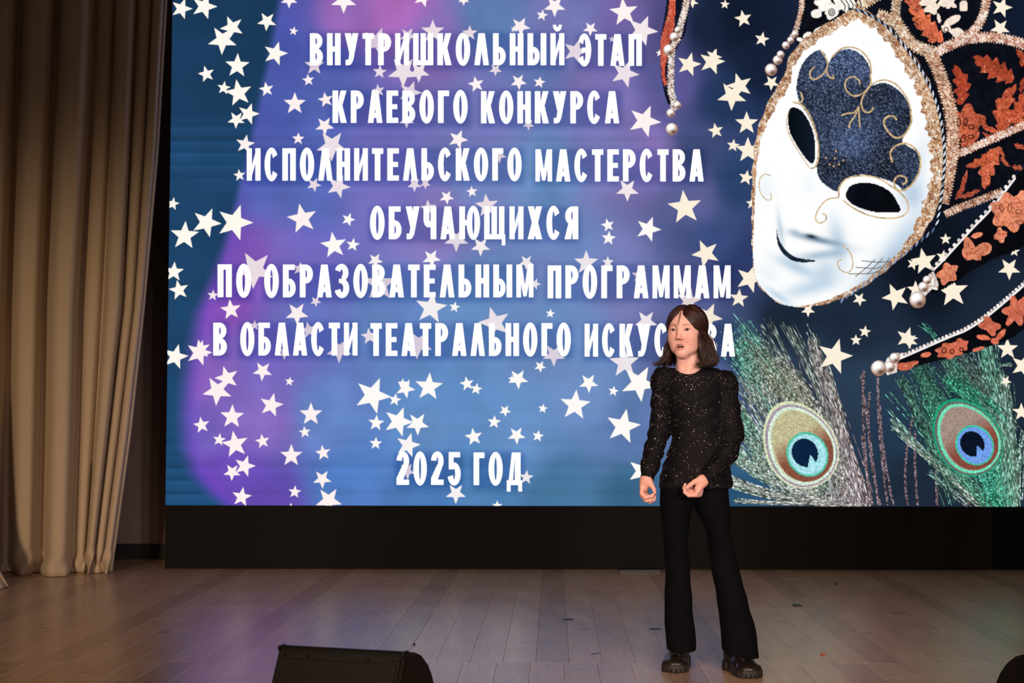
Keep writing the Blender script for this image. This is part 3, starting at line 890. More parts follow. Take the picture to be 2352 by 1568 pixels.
# dark glittering forehead patch
FORE = smooth_line(np.concatenate([
    Ch([(125,850),(141,741),(188,617),(265,532),(343,491),(404,525),(432,620),(470,560),(540,500),(640,480),(740,520),(820,610),(855,720),(850,830),(900,825),(980,810),(1080,850),(1180,940),(1240,1080),(1240,1210),(1180,1330),(1160,1390)]),
    Cc([(1230,705),(1290,745),(1300,800),(1275,870),(1225,930),(1190,900),(1120,870),(1010,850),(930,880),(900,930),(860,915),(810,870),(795,800),(805,720),(780,620),(745,545),(715,505),(698,440)])]), 300, True)
def fore_cols(x, y):
    p = np.random.default_rng(31).random(len(x))
    base = hx('2a3650') * (0.55 + 0.75 * vnoise(x, y, 55, 12)[:, None])
    gl = np.clip((p - 0.55) / 0.45, 0, 1)[:, None]
    br = np.exp(-(((x - 1930) / 60.0) ** 2 + ((y - 160) / 70.0) ** 2))[:, None] * 0.55 + np.exp(-(((x - 1960) / 45.0) ** 2 + ((y - 330) / 40.0) ** 2))[:, None] * 0.45
    c = base * (0.55 + 0.5 * p[:, None]) + (hx('bcc6e0') - base) * gl ** 2 * 0.55 + br * np.array([0.22, 0.27, 0.38]) * (0.4 + 0.9 * p[:, None])
    return c
patch('forehead_patch', FORE, fore_cols, 11.0, mask, 2.0)
# eye openings
EYE_A = smooth_line(Cc([(665,530),(700,525),(740,560),(775,630),(790,710),(785,780),(768,795),(735,760),(695,700),(665,640),(657,580)]), 80, True)
EYE_B = smooth_line(Cc([(938,945),(960,905),(1010,890),(1080,895),(1150,930),(1190,985),(1203,1028),(1150,1035),(1070,1030),(990,1005),(950,975)]), 80, True)
patch('eye_opening', EYE_A, lambda x, y: hx('0b111a') * (0.7 + 0.9 * np.clip((x - 1810) / 60, 0, 1))[:, None], 11.6, mask, 2.0)
patch('eye_opening', EYE_B, flat('0a0d14', 0.3, 30, 9), 11.6, mask, 2.0)

# golden swirls
def gold(pts, w, n=40, tone='cdb083', conv=Cc):
    p = smooth_line(conv(pts), n)
    r = np.random.default_rng(int(abs(p[0, 0] * 7 + p[0, 1])) % 9999).random(len(p))[:, None]
    return (p, w, hx(tone) * (0.80 + 0.36 * r))
SW = []
for w, conv, pts in [
  (3.6, Ch, [(365,500),(410,560),(430,640),(390,720),(310,775),(265,760),(260,700),(300,655)]),
  (3.6, Ch, [(430,640),(420,700),(450,755),(490,765),(480,735)]),
  (3.6, Ch, [(850,720),(850,820),(790,900),(700,940),(630,905),(600,840),(620,775),(680,750),(740,790),(745,830)]),
  (3.6, Ch, [(860,820),(790,920),(760,1000),(780,1080),(830,1100),(870,1070),(870,1050)]),
  (3.6, Ch, [(740,1040),(690,1100),(620,1110),(565,1130)]),
  (3.6, Ch, [(740,1040),(700,1130),(650,1200),(640,1255)]),
  (3.6, Ch, [(735,1060),(740,1160),(745,1245)]),
  (4.2, Ch, [(1240,1080),(1250,1190),(1180,1320),(1090,1345),(1010,1270),(980,1190),(1020,1140),(1080,1140),(1105,1175)]),
  (3.4, Ch, [(470,560),(560,480),(660,462),(760,500),(840,600),(860,720)]),
  (3.4, Ch, [(855,830),(920,795),(1010,785),(1110,835),(1200,950),(1250,1090)]),
  (4.0, Ch, [(165,900),(185,960),(170,1000),(140,985)]),
  (4.2, Cc, [(1165,790),(1155,740),(1190,705),(1240,700),(1285,735),(1302,790),(1285,860),(1240,915),(1190,925),(1172,885),(1195,855),(1230,865),(1230,890),(1212,895)]),
  (3.6, Cc, [(680,495),(735,520),(775,590),(800,680),(805,760),(790,810),(765,820)]),
  (3.4, Cc, [(905,960),(905,915),(940,870),(1010,855),(1090,865),(1165,910),(1225,960),(1243,1010),(1215,1050),(1150,1062),(1060,1050),(980,1015),(925,975)]),
  (3.0, Cc, [(905,960),(850,970),(810,1010),(790,1060),(810,1085),(840,1070),(840,1045),(822,1040)]),
  (2.2, Cc, [(575,855),(540,848),(518,880),(522,935),(550,970),(575,968),(572,940)]),
  (2.6, Cc, [(920,1190),(960,1230),(972,1290),(950,1325),(910,1310),(898,1275),(920,1262)]),
  (2.2, Cc, [(660,540),(650,600),(665,660),(710,740),(760,815)]),
]:
    SW.append(gold(pts, w, 60, 'cdb083', conv))
for pts in [[(950,1332),(1060,1330),(1090,1320)],[(985,1300),(1080,1305),(1110,1295)],[(1015,1268),(1090,1275),(1160,1272)],[(985,1345),(1040,1300),(1080,1262)],[(1040,1335),(1085,1290),(1118,1255)],[(1085,1330),(1125,1290),(1150,1255)]]:
    SW.append(gold(pts, 1.8, 16, '5f5340'))
ribbons('gold_swirl', SW, 12.4, mask)
# dark smiling lip line
LIP = smooth_line(Cc([(602,1115),(612,1160),(645,1215),(700,1252),(795,1268),(740,1276),(680,1268),(630,1230),(605,1180)]), 60, True)
patch('lip_line', LIP, glitter('0a0f18', '1c2a3c', '4a5c74', 44, 0.2), 11.6, mask, 1.5)
DOTS = []
for px, py in [(890,735),(842,768),(885,770),(925,780),(860,800),(880,808),(905,800)]:
    q = Cc([(px, py)])[0]; a = np.linspace(0, 2 * math.pi, 9)
    DOTS.append((np.stack([q[0] + np.linspace(-2, 2, 6), np.full(6, q[1])], 1), 4.2, hx('c9a377')))
ribbons('gold_dot', DOTS, 12.4, mask)

# twisted blue and white rope along the lace
rp = smooth_line(Cc([(985,45),(1060,75),(1150,140),(1250,260),(1330,385),(1385,520),(1412,660),(1418,780),(1410,900),(1395,1010),(1378,1110)]), 200)
RO = [(rp, 7.0, hx('0c1018'))]
seg = 200 // 34
for i in range(33):
    a = rp[i * 6]; b = rp[min(i * 6 + 5, 199)]
    t = b - a; L = np.linalg.norm(t); t /= L; nv = np.array([-t[1], t[0]])
    RO.append((np.stack([a - nv * 2.6 + t * 0.0, a + t * L * 0.5, b + nv * 2.6]), [1.0, 4.6, 1.0], hx('d6e2f2') if i > 4 else hx('a8b8d0')))
for i in range(18):
    q = np.array(Cc([(1362 - i * 26, 1120 + i * 22 - i * i * 0.12)])[0])
    RO.append((np.stack([q + (4, -7), q, q + (-3, 7)]), [1.2, 4.4, 1.2], hx('8fa3c4') if i % 2 else hx('5a6d90')))
ribbons('rope', RO, 12.9, mask)

# ---- hat ornament
def leaf(conv, cx, cy, ang, ln, wd, lobes=4, seed=0, bend=0.0):
    """lobed damask leaf outline around a stem at (cx, cy) pointing along ang"""
    up, dn = [], []
    N = lobes * 6
    for i in range(N + 1):
        t = i / N
        env = math.sin(math.pi * min(1, t * 0.92 + 0.08)) ** 0.7
        saw = 0.42 + 0.58 * ((t * lobes) % 1.0) if i < N else 0.1
        c = bend * math.sin(t * math.pi) * ln
        up.append((t * ln, c + wd * env * saw)); dn.append((t * ln, c - wd * env * (0.42 + 0.58 * ((t * lobes + 0.35) % 1.0))))
    P = np.array(up + dn[::-1])
    a = math.radians(ang)
    Q = np.stack([cx + P[:, 0] * math.cos(a) - P[:, 1] * math.sin(a), cy + P[:, 0] * math.sin(a) + P[:, 1] * math.cos(a)], 1)
    return conv(Q)
OR = lambda seed, tone='cc5f3f': glitter('7d3020', tone, 'f0a384', seed, 0.13)
for i, (conv, a, tone) in enumerate([
  (Ce, (900, 880, -75, 420, 95, 4, 0, -0.12), 'cc5f3f'), (Ce, (940, 800, -62, 300, 80, 4, 0, 0.1), 'c85a3c'), (Ce, (990, 440, -150, 380, 110, 5, 0, 0.0), 'b84e34'),
  (Ce, (560, 640, -100, 330, 85, 4, 0, 0.12), 'b84a30'), (Ce, (880, 990, 110, 370, 90, 4, 0, 0.1), 'd0694a'), (Ce, (860, 1000, 150, 300, 60, 4, 0, -0.1), 'c8603f'),
  (Ce, (880, 860, -140, 190, 34, 2, 0, -0.25), 'c45c40'), (Ce, (880, 880, -175, 150, 26, 2, 0, -0.2), 'cc6848'), (Ce, (520, 1420, -70, 260, 30, 2, 0, 0.05), 'a85038'), (Ce, (540, 1400, -20, 190, 30, 3, 0, 0.05), 'b05840'),
  (Ce, (1000, 820, -25, 160, 60, 3, 0, 0.0), 'd4714f'), (Ce, (1060, 330, -110, 150, 40, 2, 0, 0.2), 'b04a32'), (Ce, (1050, 540, -80, 120, 28, 2, 0, 0.0), 'a8452f'),
  (Ce, (900, 1030, 60, 140, 26, 2, 0, 0.2), 'c8654a'), (Ce, (1000, 970, 20, 90, 30, 2, 0, 0.0), 'b8553c'), (Ce, (980, 1150, 10, 90, 30, 2, 0, 0.0), 'a85038'),
  (Ch, (1480, 410, -125, 440, 110, 5, 0, 0.06), 'e0764f'), (Ch, (1560, 400, -150, 330, 90, 4, 0, 0.1), 'd86e4c'), (Ch, (1300, 120, -100, 260, 110, 3, 0, 0.0), 'dc7450')]):
    patch('hat_leaf', leaf(conv, *a), OR(60 + i, tone), 7.0 + 0.05 * i, hat, 2.0)
FL = [(0, 0, 60)]
def blob(conv, c, r, n=28, wob=0.0, lob=5, ph=0.0, sy=1.0, rot=0.0):
    t = np.linspace(0, 2 * math.pi, n, endpoint=False)
    rr = r * (1 + wob * np.cos(lob * t + ph))
    x = rr * np.cos(t); y = rr * np.sin(t) * sy
    a = math.radians(rot)
    return conv(np.stack([c[0] + x * math.cos(a) - y * math.sin(a), c[1] + x * math.sin(a) + y * math.cos(a)], 1))
for i, (c, r) in enumerate([((610, 790), 130), ((620, 920), 70)]):
    patch('hat_flower', blob(Ce, c, r, 60, 0.22, 5, 1.2), OR(90 + i, 'd2684a'), 8.0, hat, 2.0)
OV = []
for cx, cy, rx, ry, ro in [(543,785,13,34,0),(597,785,13,34,10),(645,825,24,17,0),(640,905,24,14,0),(580,920,16,32,15)]:
    q = blob(Ce, (cx, cy), rx, 20, 0, 1, 0, ry / rx, ro)
    OV.append((np.concatenate([q, q[:2]]), 2.4, hx('2a1512')))
# white ornament on the upper hat
for i, (conv, c, r, sy, ro, wob) in enumerate([(Ch,(320,135),52,0.85,0,0),(Ch,(470,120),60,1.2,30,0.1),(Ch,(230,345),45,0.6,-30,0),(Ch,(335,300),55,0.45,-40,0),(Ch,(165,390),40,0.5,20,0),(Ch,(400,40),90,0.7,0,0.2),
      (Ch,(560,40),80,0.9,40,0.3),(Ch,(650,20),90,0.5,40,0.1),(Ch,(1450,80),70,0.8,0,0.2),(Ch,(1650,200),90,0.42,-28,0),(Ch,(1520,180),50,0.35,80,0),(Ch,(1590,275),45,0.9,0,0.1),(Ch,(1700,320),75,0.6,10,0.1),(Ch,(1630,30),60,0.8,40,0.3),(Ch,(1560,30),50,0.7,0,0.1),(Ch,(1420,10),90,0.6,0,0.2),(Ch,(1760,60),40,1.4,0,0.1)]):
    patch('hat_ornament', blob(conv, c, r, 40, wob, 4, i, sy, ro), flat('fff6ee' if i < 8 else 'f7e4d4', 0.05, 8, i), 8.2 + 0.03 * i, hat, 2.0)
for cx, cy, rx, ry in [(470,120,30,34),(470,120,14,16),(1590,290,22,22)]:
    q = blob(Ch, (cx, cy), rx, 20, 0, 1, 0, ry / rx)
    OV.append((np.concatenate([q, q[:2]]), 2.2, hx('2a2224')))
for i in range(5):
    OV.append((smooth_line(Ch([(560 + i * 45, 0), (600 + i * 40, 60), (590 + i * 30, 130)]), 12), 2.4, hx('1a1a22')))
ribbons('hat_line', OV, 9.0, hat)

# braided trims of the hat: chains of small loops
def braid(name, conv, pts, w, layer, parent, tones=('8a4a38', 'd9a488', 'fff2ea'), n=None, seed=1):
    p = smooth_line(conv(pts), 200)
    L = np.linalg.norm(np.diff(p, axis=0), axis=1).sum()
    t = np.gradient(p, axis=0); t /= np.linalg.norm(t, axis=1)[:, None]
    nv = np.stack([-t[:, 1], t[:, 0]], 1)
    k = np.arange(200)
    edge = w * (0.85 + 0.18 * np.sin(k / 200 * L / 7.0 * 2 * math.pi))
    poly = np.concatenate([p + nv * edge[:, None] / 2, (p - nv * (w * (0.85 + 0.18 * np.sin(k / 200 * L / 7.0 * 2 * math.pi + 2)))[:, None] / 2)[::-1]])
    return patch(name, poly, glitter(tones[0], tones[1], tones[2], seed, 0.36), layer, parent, 2.0)
braid('braid_trim', Ce, [(330,230),(420,180),(560,120),(700,95),(850,95),(1000,125),(1100,160),(1240,230)], 26, 8.7, hat, seed=71)
braid('braid_trim', Ce, [(480,1060),(600,1020),(720,965),(850,910),(960,860),(1076,810),(1200,740)], 20, 8.75, hat, seed=72)
braid('braid_trim', Ce, [(430,1540),(560,1480),(700,1430),(800,1390),(900,1350)], 19, 8.8, hat, ('6a3a2c', 'b98468', 'f2dccf'), seed=73)
braid('braid_trim', Ce, [(290,190),(370,350),(430,520),(475,700),(495,860),(492,1000),(470,1150),(440,1300),(410,1450)], 34, 8.85, hat, ('7a4634', 'c08c6c', 'f4dcc8'), seed=74)
braid('braid_trim', Cc, [(985,40),(1080,-20),(1150,-60)], 30, 8.9, hat, ('8a5a40', 'd0a47c', 'fff6e8'), seed=75)
braid('braid_trim', Cc, [(1090,70),(1180,110),(1240,190),(1290,230),(1360,250)], 30, 8.95, hat, ('8a5a40', 'cda078', 'fff2e2'), seed=76)
braid('braid_trim', Cc, [(1190,-30),(1180,60),(1190,120)], 24, 8.9, hat, ('8a5a40', 'd0a47c', 'fff6e8'), seed=77)
braid('braid_trim', Cc, [(1625,-30),(1610,60),(1570,140),(1500,185)], 22, 8.9, hat, ('8a5040', 'd8a88c', 'fff2e8'), seed=78)
braid('braid_trim', Cc, [(725,-40),(722,40),(705,110),(690,160),(660,200)], 13, 8.9, hat, ('8a5040', 'd8a88c', 'fff6ee'), seed=79)
# beads of the hat's left corner
def ball(name, c, r, layer, parent, seed=3):
    def fn(x, y):
        u = (x - c[0]) / r; v = (y - c[1]) / r
        w = np.clip(1.15 - ((u + .25) ** 2 + (v + .35) ** 2), 0, 1)[:, None]
        b = hx('b08a76') * (1 - w) + hx('ffffff') * w
        dk = np.exp(-(((u - .25) / .4) ** 2 + ((v - .45) / .3) ** 2))[:, None] * 0.85
        edge = np.clip((np.hypot(u, v) - 0.82) / 0.18, 0, 1)[:, None] * 0.6
        return (b * (1 - dk) + hx('4a3028') * dk) * (1 - edge) + hx('7a5a4c') * edge
    t = np.linspace(0, 2 * math.pi, 36, endpoint=False)
    return patch(name, np.stack([c[0] + r * np.cos(t), c[1] + r * np.sin(t)], 1), fn, layer, parent, 1.5)
for i, (x, y, r) in enumerate([(1771,160,14),(1786,138,11),(1793,125,9),(1805,104,9),(1816,92,8),(1826,78,8)]):
    ball('bead', (x, y), r, 13.2 + i * .1, hat)

# ---- horns of the hat
def horn(name, upper, lower, conv, label, lay, tone='e08563'):
    poly = np.concatenate([smooth_line(conv(upper), 60), smooth_line(conv(lower), 60)])
    return patch(name, poly, flat('0a0b10', 0.3, 20, 14), lay, screen, 3.0, label=label)
h1 = horn('hat_horn_picture', [(480,760),(600,660),(760,470),(960,260),(1100,80),(1200,-60),(1420,-200)], [(1500,100),(1420,330),(1250,500),(1020,600),(860,690),(740,770),(600,850),(545,860)], Cd, 'upper dark hat horn with peach flowers and white beads on the screen', 9.4)
h2 = horn('hat_horn_picture', [(200,1400),(350,1350),(560,1260),(800,1160),(960,1060),(1120,930),(1268,810),(1420,660)], [(1450,1050),(1268,1150),(1140,1230),(960,1290),(760,1350),(560,1400),(400,1440),(230,1480)], Cd, 'lower dark hat horn with coral flowers and white beads on the screen', 9.5)
def edge_beads(conv, pts, parent, r, nb, layer, seed):
    p = smooth_line(conv(pts), 120)
    it = [(p, 4.6, hx('f6f0ee')), ]
    ribbons('bead_cord', it, layer, parent)
    items = []
    q = smooth_line(conv(pts), nb)
    t = np.gradient(q, axis=0); t /= np.linalg.norm(t, axis=1)[:, None]
    nv = np.stack([t[:, 1], -t[:, 0]], 1)
    for i in range(nb):
        c = q[i] + nv[i] * 4.5
        items.append((np.stack([c + (-r, 0), c + (-r * .6, 0), c, c + (r * .6, 0), c + (r, 0)]), [0.8, r * 1.7, r * 2.1, r * 1.7, 0.8], hx('fff4f0') * (0.82 + 0.18 * (i % 3) / 2)))
    ribbons('edge_bead', items, layer + .2, parent)
edge_beads(Cd, [(560,680),(640,600),(760,470),(870,350),(960,260),(1040,170),(1110,80),(1200,-40)], h1, 4.4, 20, 10.4, 1)
edge_beads(Cd, [(260,1390),(400,1330),(560,1260),(700,1200),(820,1150),(960,1060),(1120,930),(1268,800),(1400,670)], h2, 3.6, 44, 10.4, 2)
for i, (h, c, r, wob, lob, sy, ro) in enumerate([(h1,(1160,230),150,.16,6,.9,20),(h1,(1085,410),45,.2,4,1.2,0),(h1,(850,530),95,.25,3,.62,60),(h1,(950,520),75,.1,2,.6,-20),(h1,(900,410),48,.1,2,.4,-20),(h1,(670,710),85,.18,5,.8,-50),(h1,(1250,130),60,.2,4,1,0),
      (h2,(690,1310),110,.14,7,.55,-10),(h2,(770,1270),60,.15,5,.8,-10),(h2,(1000,1120),80,.25,4,.7,30),(h2,(950,1210),60,.15,2,.3,5),(h2,(1085,1190),55,.2,2,.4,-60),(h2,(1210,1000),110,.28,6,.8,-60),(h2,(910,1300),45,.1,2,.35,-15),(h2,(340,1430),95,.2,3,.32,-10),(h2,(500,1345),45,.1,2,.4,-10),(h2,(1040,1240),36,.1,2,.6,20)]):
    patch('horn_flower', blob(Cd, c, r, 50, wob, lob, i, sy, ro), glitter('b0553c', 'e8916e' if h is h1 else 'dd7458', 'f8c4a8', 120 + i, 0.12), 10.9 + 0.03 * i, h, 2.0)
OV2 = []
for cx, cy, rx, ry, ro in [(1092,195,14,32,-10),(1157,195,14,34,10),(1225,225,22,18,0),(1240,310,26,14,0)]:
    q = blob(Cd, (cx, cy), rx, 20, 0, 1, 0, ry / rx, ro); OV2.append((np.concatenate([q, q[:2]]), 1.8, hx('5a2a20')))
ribbons('horn_line', OV2, 12.2, h1)
OV2 = []
for cx, cy, rx, ry, ro in [(642,1310,16,20,0),(705,1318,15,18,0),(778,1305,14,15,0)]:
    q = blob(Cd, (cx, cy), rx, 20, 0, 1, 0, ry / rx, ro); OV2.append((np.concatenate([q, q[:2]]), 2.4, hx('3a1814')))
ribbons('horn_line', OV2, 12.2, h2)
for h, c, r in [(h1, (435, 915), 19), (h1, (480, 815), 12), (h1, (510, 760), 10), (h2, (130, 1450), 18), (h2, (215, 1440), 13), (h2, (255, 1370), 12)]:
    q = Cd([c])[0]; ball('bead', q, r, 12.6, h)
patch('bead_neck', Cd([(440,870),(470,790),(520,720),(560,690),(600,790),(590,840),(545,830),(490,890)]), glitter('8a6a5a', 'e8d4c8', 'ffffff', 131, .45), 12.3, h1, 1.5)
patch('bead_neck', Cd([(160,1440),(200,1370),(260,1330),(330,1330),(270,1420),(275,1480),(200,1505)]), glitter('8a6a5a', 'e8d4c8', 'ffffff', 132, .45), 12.3, h2, 1.5)
# hanging horn at the left of the mask
Cf = lambda pts: np.array([(1480 + x / 4.355, y / 4.355) for x, y in pts])
h3 = patch('hanging_horn_picture', np.concatenate([smooth_line(Cf([(240,-200),(225,0),(195,200),(170,340),(160,500),(165,700),(185,860),(215,980),(235,1040)]), 50), smooth_line(Cf([(340,1060),(300,900),(300,700),(300,560),(350,440),(410,330),(440,150),(470,0),(500,-200)]), 50)]),
    flat('15182a', 0.3, 10, 17), 9.0, screen, 2.0, label='narrow hanging hat tip with coral cloth and beads on the screen')
patch('coral_cloth', np.concatenate([smooth_line(Cf([(255,-150),(240,100),(190,300),(165,420),(165,620),(175,760),(200,860)]), 40), smooth_line(Cf([(225,840),(205,700),(235,560),(255,420),(300,250),(310,0),(320,-150)]), 40)]), glitter('a03a30', 'd8644c', 'f4a890', 141, .2), 9.8, h3, 2.0)
braid('bead_band', Cf, [(440,-120),(410,80),(370,220),(330,380),(280,470),(270,600),(265,760),(265,900),(290,1000),(300,1100)], 17, 10.4, h3, ('5a3a30', 'd9bfae', 'ffffff'), seed=142)
for c, r in [((245,500),13),((300,370),11),((335,300),8),((275,1290),14),((265,1130),10),((330,1050),9)]:
    ball('bead', Cf([c])[0], r, 11.2, h3)

# ---- peacock feathers
def feather(label, eye, barbs, seed):
    rng = np.random.default_rng(seed)
    cx, cy, rot, S, tones = eye
    def egg(rx, ry, dx=0, dy=0, sh=0.0, n=70):
        t = np.linspace(0, 2 * math.pi, n, endpoint=False)
        x = rx * np.cos(t); y = ry * np.sin(t)
        x = x * (1 + sh * np.sin(t))
        a = math.radians(rot)
        x, y = x + dx, y + dy
        return np.stack([cx + S * (x * math.cos(a) - y * math.sin(a)), cy + S * (x * math.sin(a) + y * math.cos(a))], 1)
    f = None
    items = []
    for (p0, c1, p1, w0, w1, ca, cb, cnt, spread0, spread1) in barbs:
        for i in range(int(cnt * 1.35)):
            j0 = rng.normal(0, spread0, 2); j1 = rng.normal(0, spread1, 2)
            a = np.array(p0) + j0; b = np.array(p1) + j1; m = np.array(c1) + (j0 + j1) / 2 + rng.normal(0, 3, 2)
            t = np.linspace(0, 1, 56)[:, None]
            P = (1 - t) ** 2 * a + 2 * t * (1 - t) * m + t ** 2 * b
            sp = rng.random((56, 1))
            sp = np.where(sp > 0.80, 1.0, np.where(sp < 0.35, 0.0, 0.4))
            base = hx(ca) * (1 - t) + hx(cb) * t
            sh = 0.75 + 0.55 * rng.random()
            C = (base * (0.26 + 0.74 * sp) + 0.16 * sp) * sh
            items.append((P, np.linspace(w0, w1, 56) * 0.74, C))
    f = ribbons('peacock_feather_picture', items, 1.2, screen, label)
    o, r1, r2, tan, brown, teal, blue, navy = tones
    rings = [(o, 0.97, 0.97, 0, 0, 8), (r1, 0.92, 0.92, 0, .02, 6), (r2, 0.87, 0.87, 0.01, .03, 6), (tan, 0.79, 0.80, .02, .04, 5)]
    L = 2.2
    def ringcol(h, sd):
        def fn(x, y):
            n = rng.random(len(x))[:, None]
            return hx(h) * (0.82 + 0.36 * n)
        return fn
    for h, ax, ay, dx, dy, _ in rings:
        patch('eye_ring', egg(ax * .78, ay, dx, dy, 0.12), ringcol(h, 1), L, f, 2.0); L += .12
    def browncol(x, y):
        n = rng.random(len(x))[:, None]
        a = math.radians(rot)
        v = (-(x - cx) * math.sin(a) + (y - cy) * math.cos(a)) / S
        w = np.clip((v + .25) / .5, 0, 1)[:, None]
        return (hx(tan) * (1 - w) + hx(brown) * w) * (0.82 + 0.36 * n)
    patch('eye_ring', egg(.60, .74, .03, .10, 0.10), browncol, L, f, 2.0); L += .12
    patch('eye_ring', egg(.435, .485, .05, .27), ringcol(teal, 3), L, f, 2.0); L += .12
    patch('eye_ring', egg(.395, .44, .05, .275), ringcol(blue, 4), L, f, 2.0); L += .12
    # heart-shaped pupil with a notch
    e = egg(.275, .31, .02, .215)
    a = math.radians(rot)
    def loc(x, y): return (cx + S * (x * math.cos(a) - y * math.sin(a)), cy + S * (x * math.sin(a) + y * math.cos(a)))
    k = np.arange(70)
    e = np.concatenate([e[:14], [loc(.10, .30)], e[21:]]) if True else e
    patch('pupil', e, ringcol(navy, 5), L, f, 2.0)
    return f

G, W_, P_ = '3fae8c', 'd9e0d2', 'cdb9bd'
f1b = []
root1 = (1990, 1162)
fan1 = [((1688,740),(1770,800)),((1712,742),(1790,850)),((1755,745),(1830,860)),((1812,742),(1880,860)),((1858,772),(1905,880)),((1688,800),(1760,870)),((1690,830),(1760,900)),((1696,870),(1750,930)),((1696,905),(1750,960)),((1705,940),(1760,1010)),((1705,985),(1765,1060)),((1700,1015),(1770,1090))]
for i, (tip, mid) in enumerate(fan1):
    f1b.append(((1930 if i < 5 else 1850, 1150 if i < 5 else 1130), (mid[0] + 60, mid[1] + 110), tip, 2.6, 2.0, 'd8c4c8' if i < 5 else 'd0dcd0', '58b294' if i in (0, 1, 5, 6) else '9fb8a8', 9, 7, 9))
f1b += [((1975, 1160), (1900, 900), (1865, 780), 2.8, 2.2, 'd8c0c8', 'b0aca8', 26, 12, 6),
        ((1985, 1160), (1920, 930), (1880, 830), 2.8, 2.4, 'd8bcc4', 'c8b8b0', 22, 10, 8),
        ((1760, 925), (1740, 850), (1700, 790), 2.4, 2.0, 'c8c4b8', '4fae90', 60, 22, 20),
        ((1840, 930), (1790, 860), (1730, 800), 2.4, 2.0, 'd8d4a8', '8fae9c', 60, 22, 18),
        ((1860, 940), (1830, 880), (1790, 830), 2.4, 2.0, 'd8d0b8', 'a0a8a0', 30, 20, 14),
        ((1880, 1130), (1770, 1120), (1690, 1040), 3.4, 3.0, 'd8e4d0', '9fd8bc', 34, 6, 10),
        ((1930, 1148), (1790, 1150), (1676, 1100), 3.4, 3.0, 'e0d8d4', 'd4ecd8', 16, 5, 5),
        ((1950, 1156), (1790, 1158), (1676, 1112), 3.2, 3.0, 'e0d8d4', 'b8e4cc', 14, 4, 4),
        ((1960, 1158), (1800, 1160), (1690, 1150), 3.2, 2.6, 'dcd4d0', 'd8ecdc', 12, 3, 4),
        ((1770, 1080), (1735, 1010), (1700, 950), 3.0, 2.6, 'c0dcc4', '70c8a4', 44, 14, 14),
        ((1960, 1150), (1905, 1080), (1890, 960), 3.0, 2.6, 'd8c0c4', 'd8e0cc', 60, 20, 16),
        ((1930, 1155), (1900, 1120), (1900, 1050), 2.6, 2.4, 'd0c0c4', '70c8a0', 50, 22, 16)]
f1 = feather('left peacock feather with brown and teal eye shown on the screen', (1836, 1020, -28, 108, ('d6e0b8', 'a492a4', 'd4ecd4', 'c0ba92', '86503f', '4fc0a0', 'a8e2ee', '0d2340')), f1b, 5)
f2b = [((2260, 1160), (2150, 1030), (2040, 905), 2.4, 2.0, '3f9f80', '5fc8a4', 3, 3, 3), ((2250, 1160), (2140, 1060), (2040, 940), 2.4, 2.0, '7fb8a0', '7fd8b8', 4, 4, 4), ((2250, 1160), (2140, 1060), (2050, 975), 2.6, 2.4, 'b8c8b0', 'a0d8b8', 14, 6, 6),
       ((2200, 1130), (2130, 980), (2070, 870), 2.2, 1.8, '5f9f88', '3a7060', 30, 16, 9), ((2180, 1000), (2140, 900), (2110, 845), 2.2, 1.8, '4fae88', '2f7058', 50, 20, 14), ((2260, 940), (2200, 880), (2170, 830), 2.2, 1.8, '3fa880', '4a7468', 50, 26, 22),
       ((2300, 980), (2250, 890), (2220, 820), 2.2, 1.8, '7f9a90', '4a6a64', 44, 18, 16), ((2310, 1160), (2300, 960), (2265, 790), 2.4, 2.0, '7fd0a8', '6aa890', 44, 14, 12), ((2320, 1160), (2325, 980), (2300, 870), 2.4, 2.0, '8fd8b4', '8fb8a4', 30, 12, 10),
       ((2300, 1160), (2285, 1110), (2270, 1060), 3.0, 2.8, '30b88c', '50d0a4', 90, 20, 16), ((2270, 1160), (2200, 1090), (2150, 1020), 2.6, 2.4, '5fae90', '6fd0a8', 40, 10, 8), ((2230, 1160), (2170, 1110), (2135, 1085), 2.2, 1.8, '8a9a98', '6f9a90', 6, 8, 4),
       ((2290, 960), (2230, 890), (2180, 880), 3.0, 2.6, '2fb488', '2f9a78', 60, 14, 8), ((2180, 1060), (2150, 1000), (2140, 930), 3.0, 2.4, '2fae84', '3f9a7c', 40, 8, 8), ((2336, 1160), (2340, 1050), (2352, 1000), 3.0, 2.4, '8fc8b0', 'a0d8c0', 10, 8, 6),
       ((2290, 870), (2280, 830), (2325, 836), 3.2, 2.6, '4fb490', 'a8e4c8', 3, 2, 2), ((2265, 870), (2262, 830), (2258, 790), 3.4, 3.0, '8fe0bc', '3fb48c', 10, 4, 5), ((2210, 860), (2150, 770), (2120, 745), 2.0, 1.6, '3a8870', '3f9a80', 8, 8, 6)]
f2 = feather('right peacock feather with green rim and blue eye shown on the screen', (2220, 1003, -34, 98, ('1f9a74', '6a6460', '6fdcb4', 'a08c80', '84493c', '3fc0a0', '6f9ce8', '0b1424')), f2b, 6)
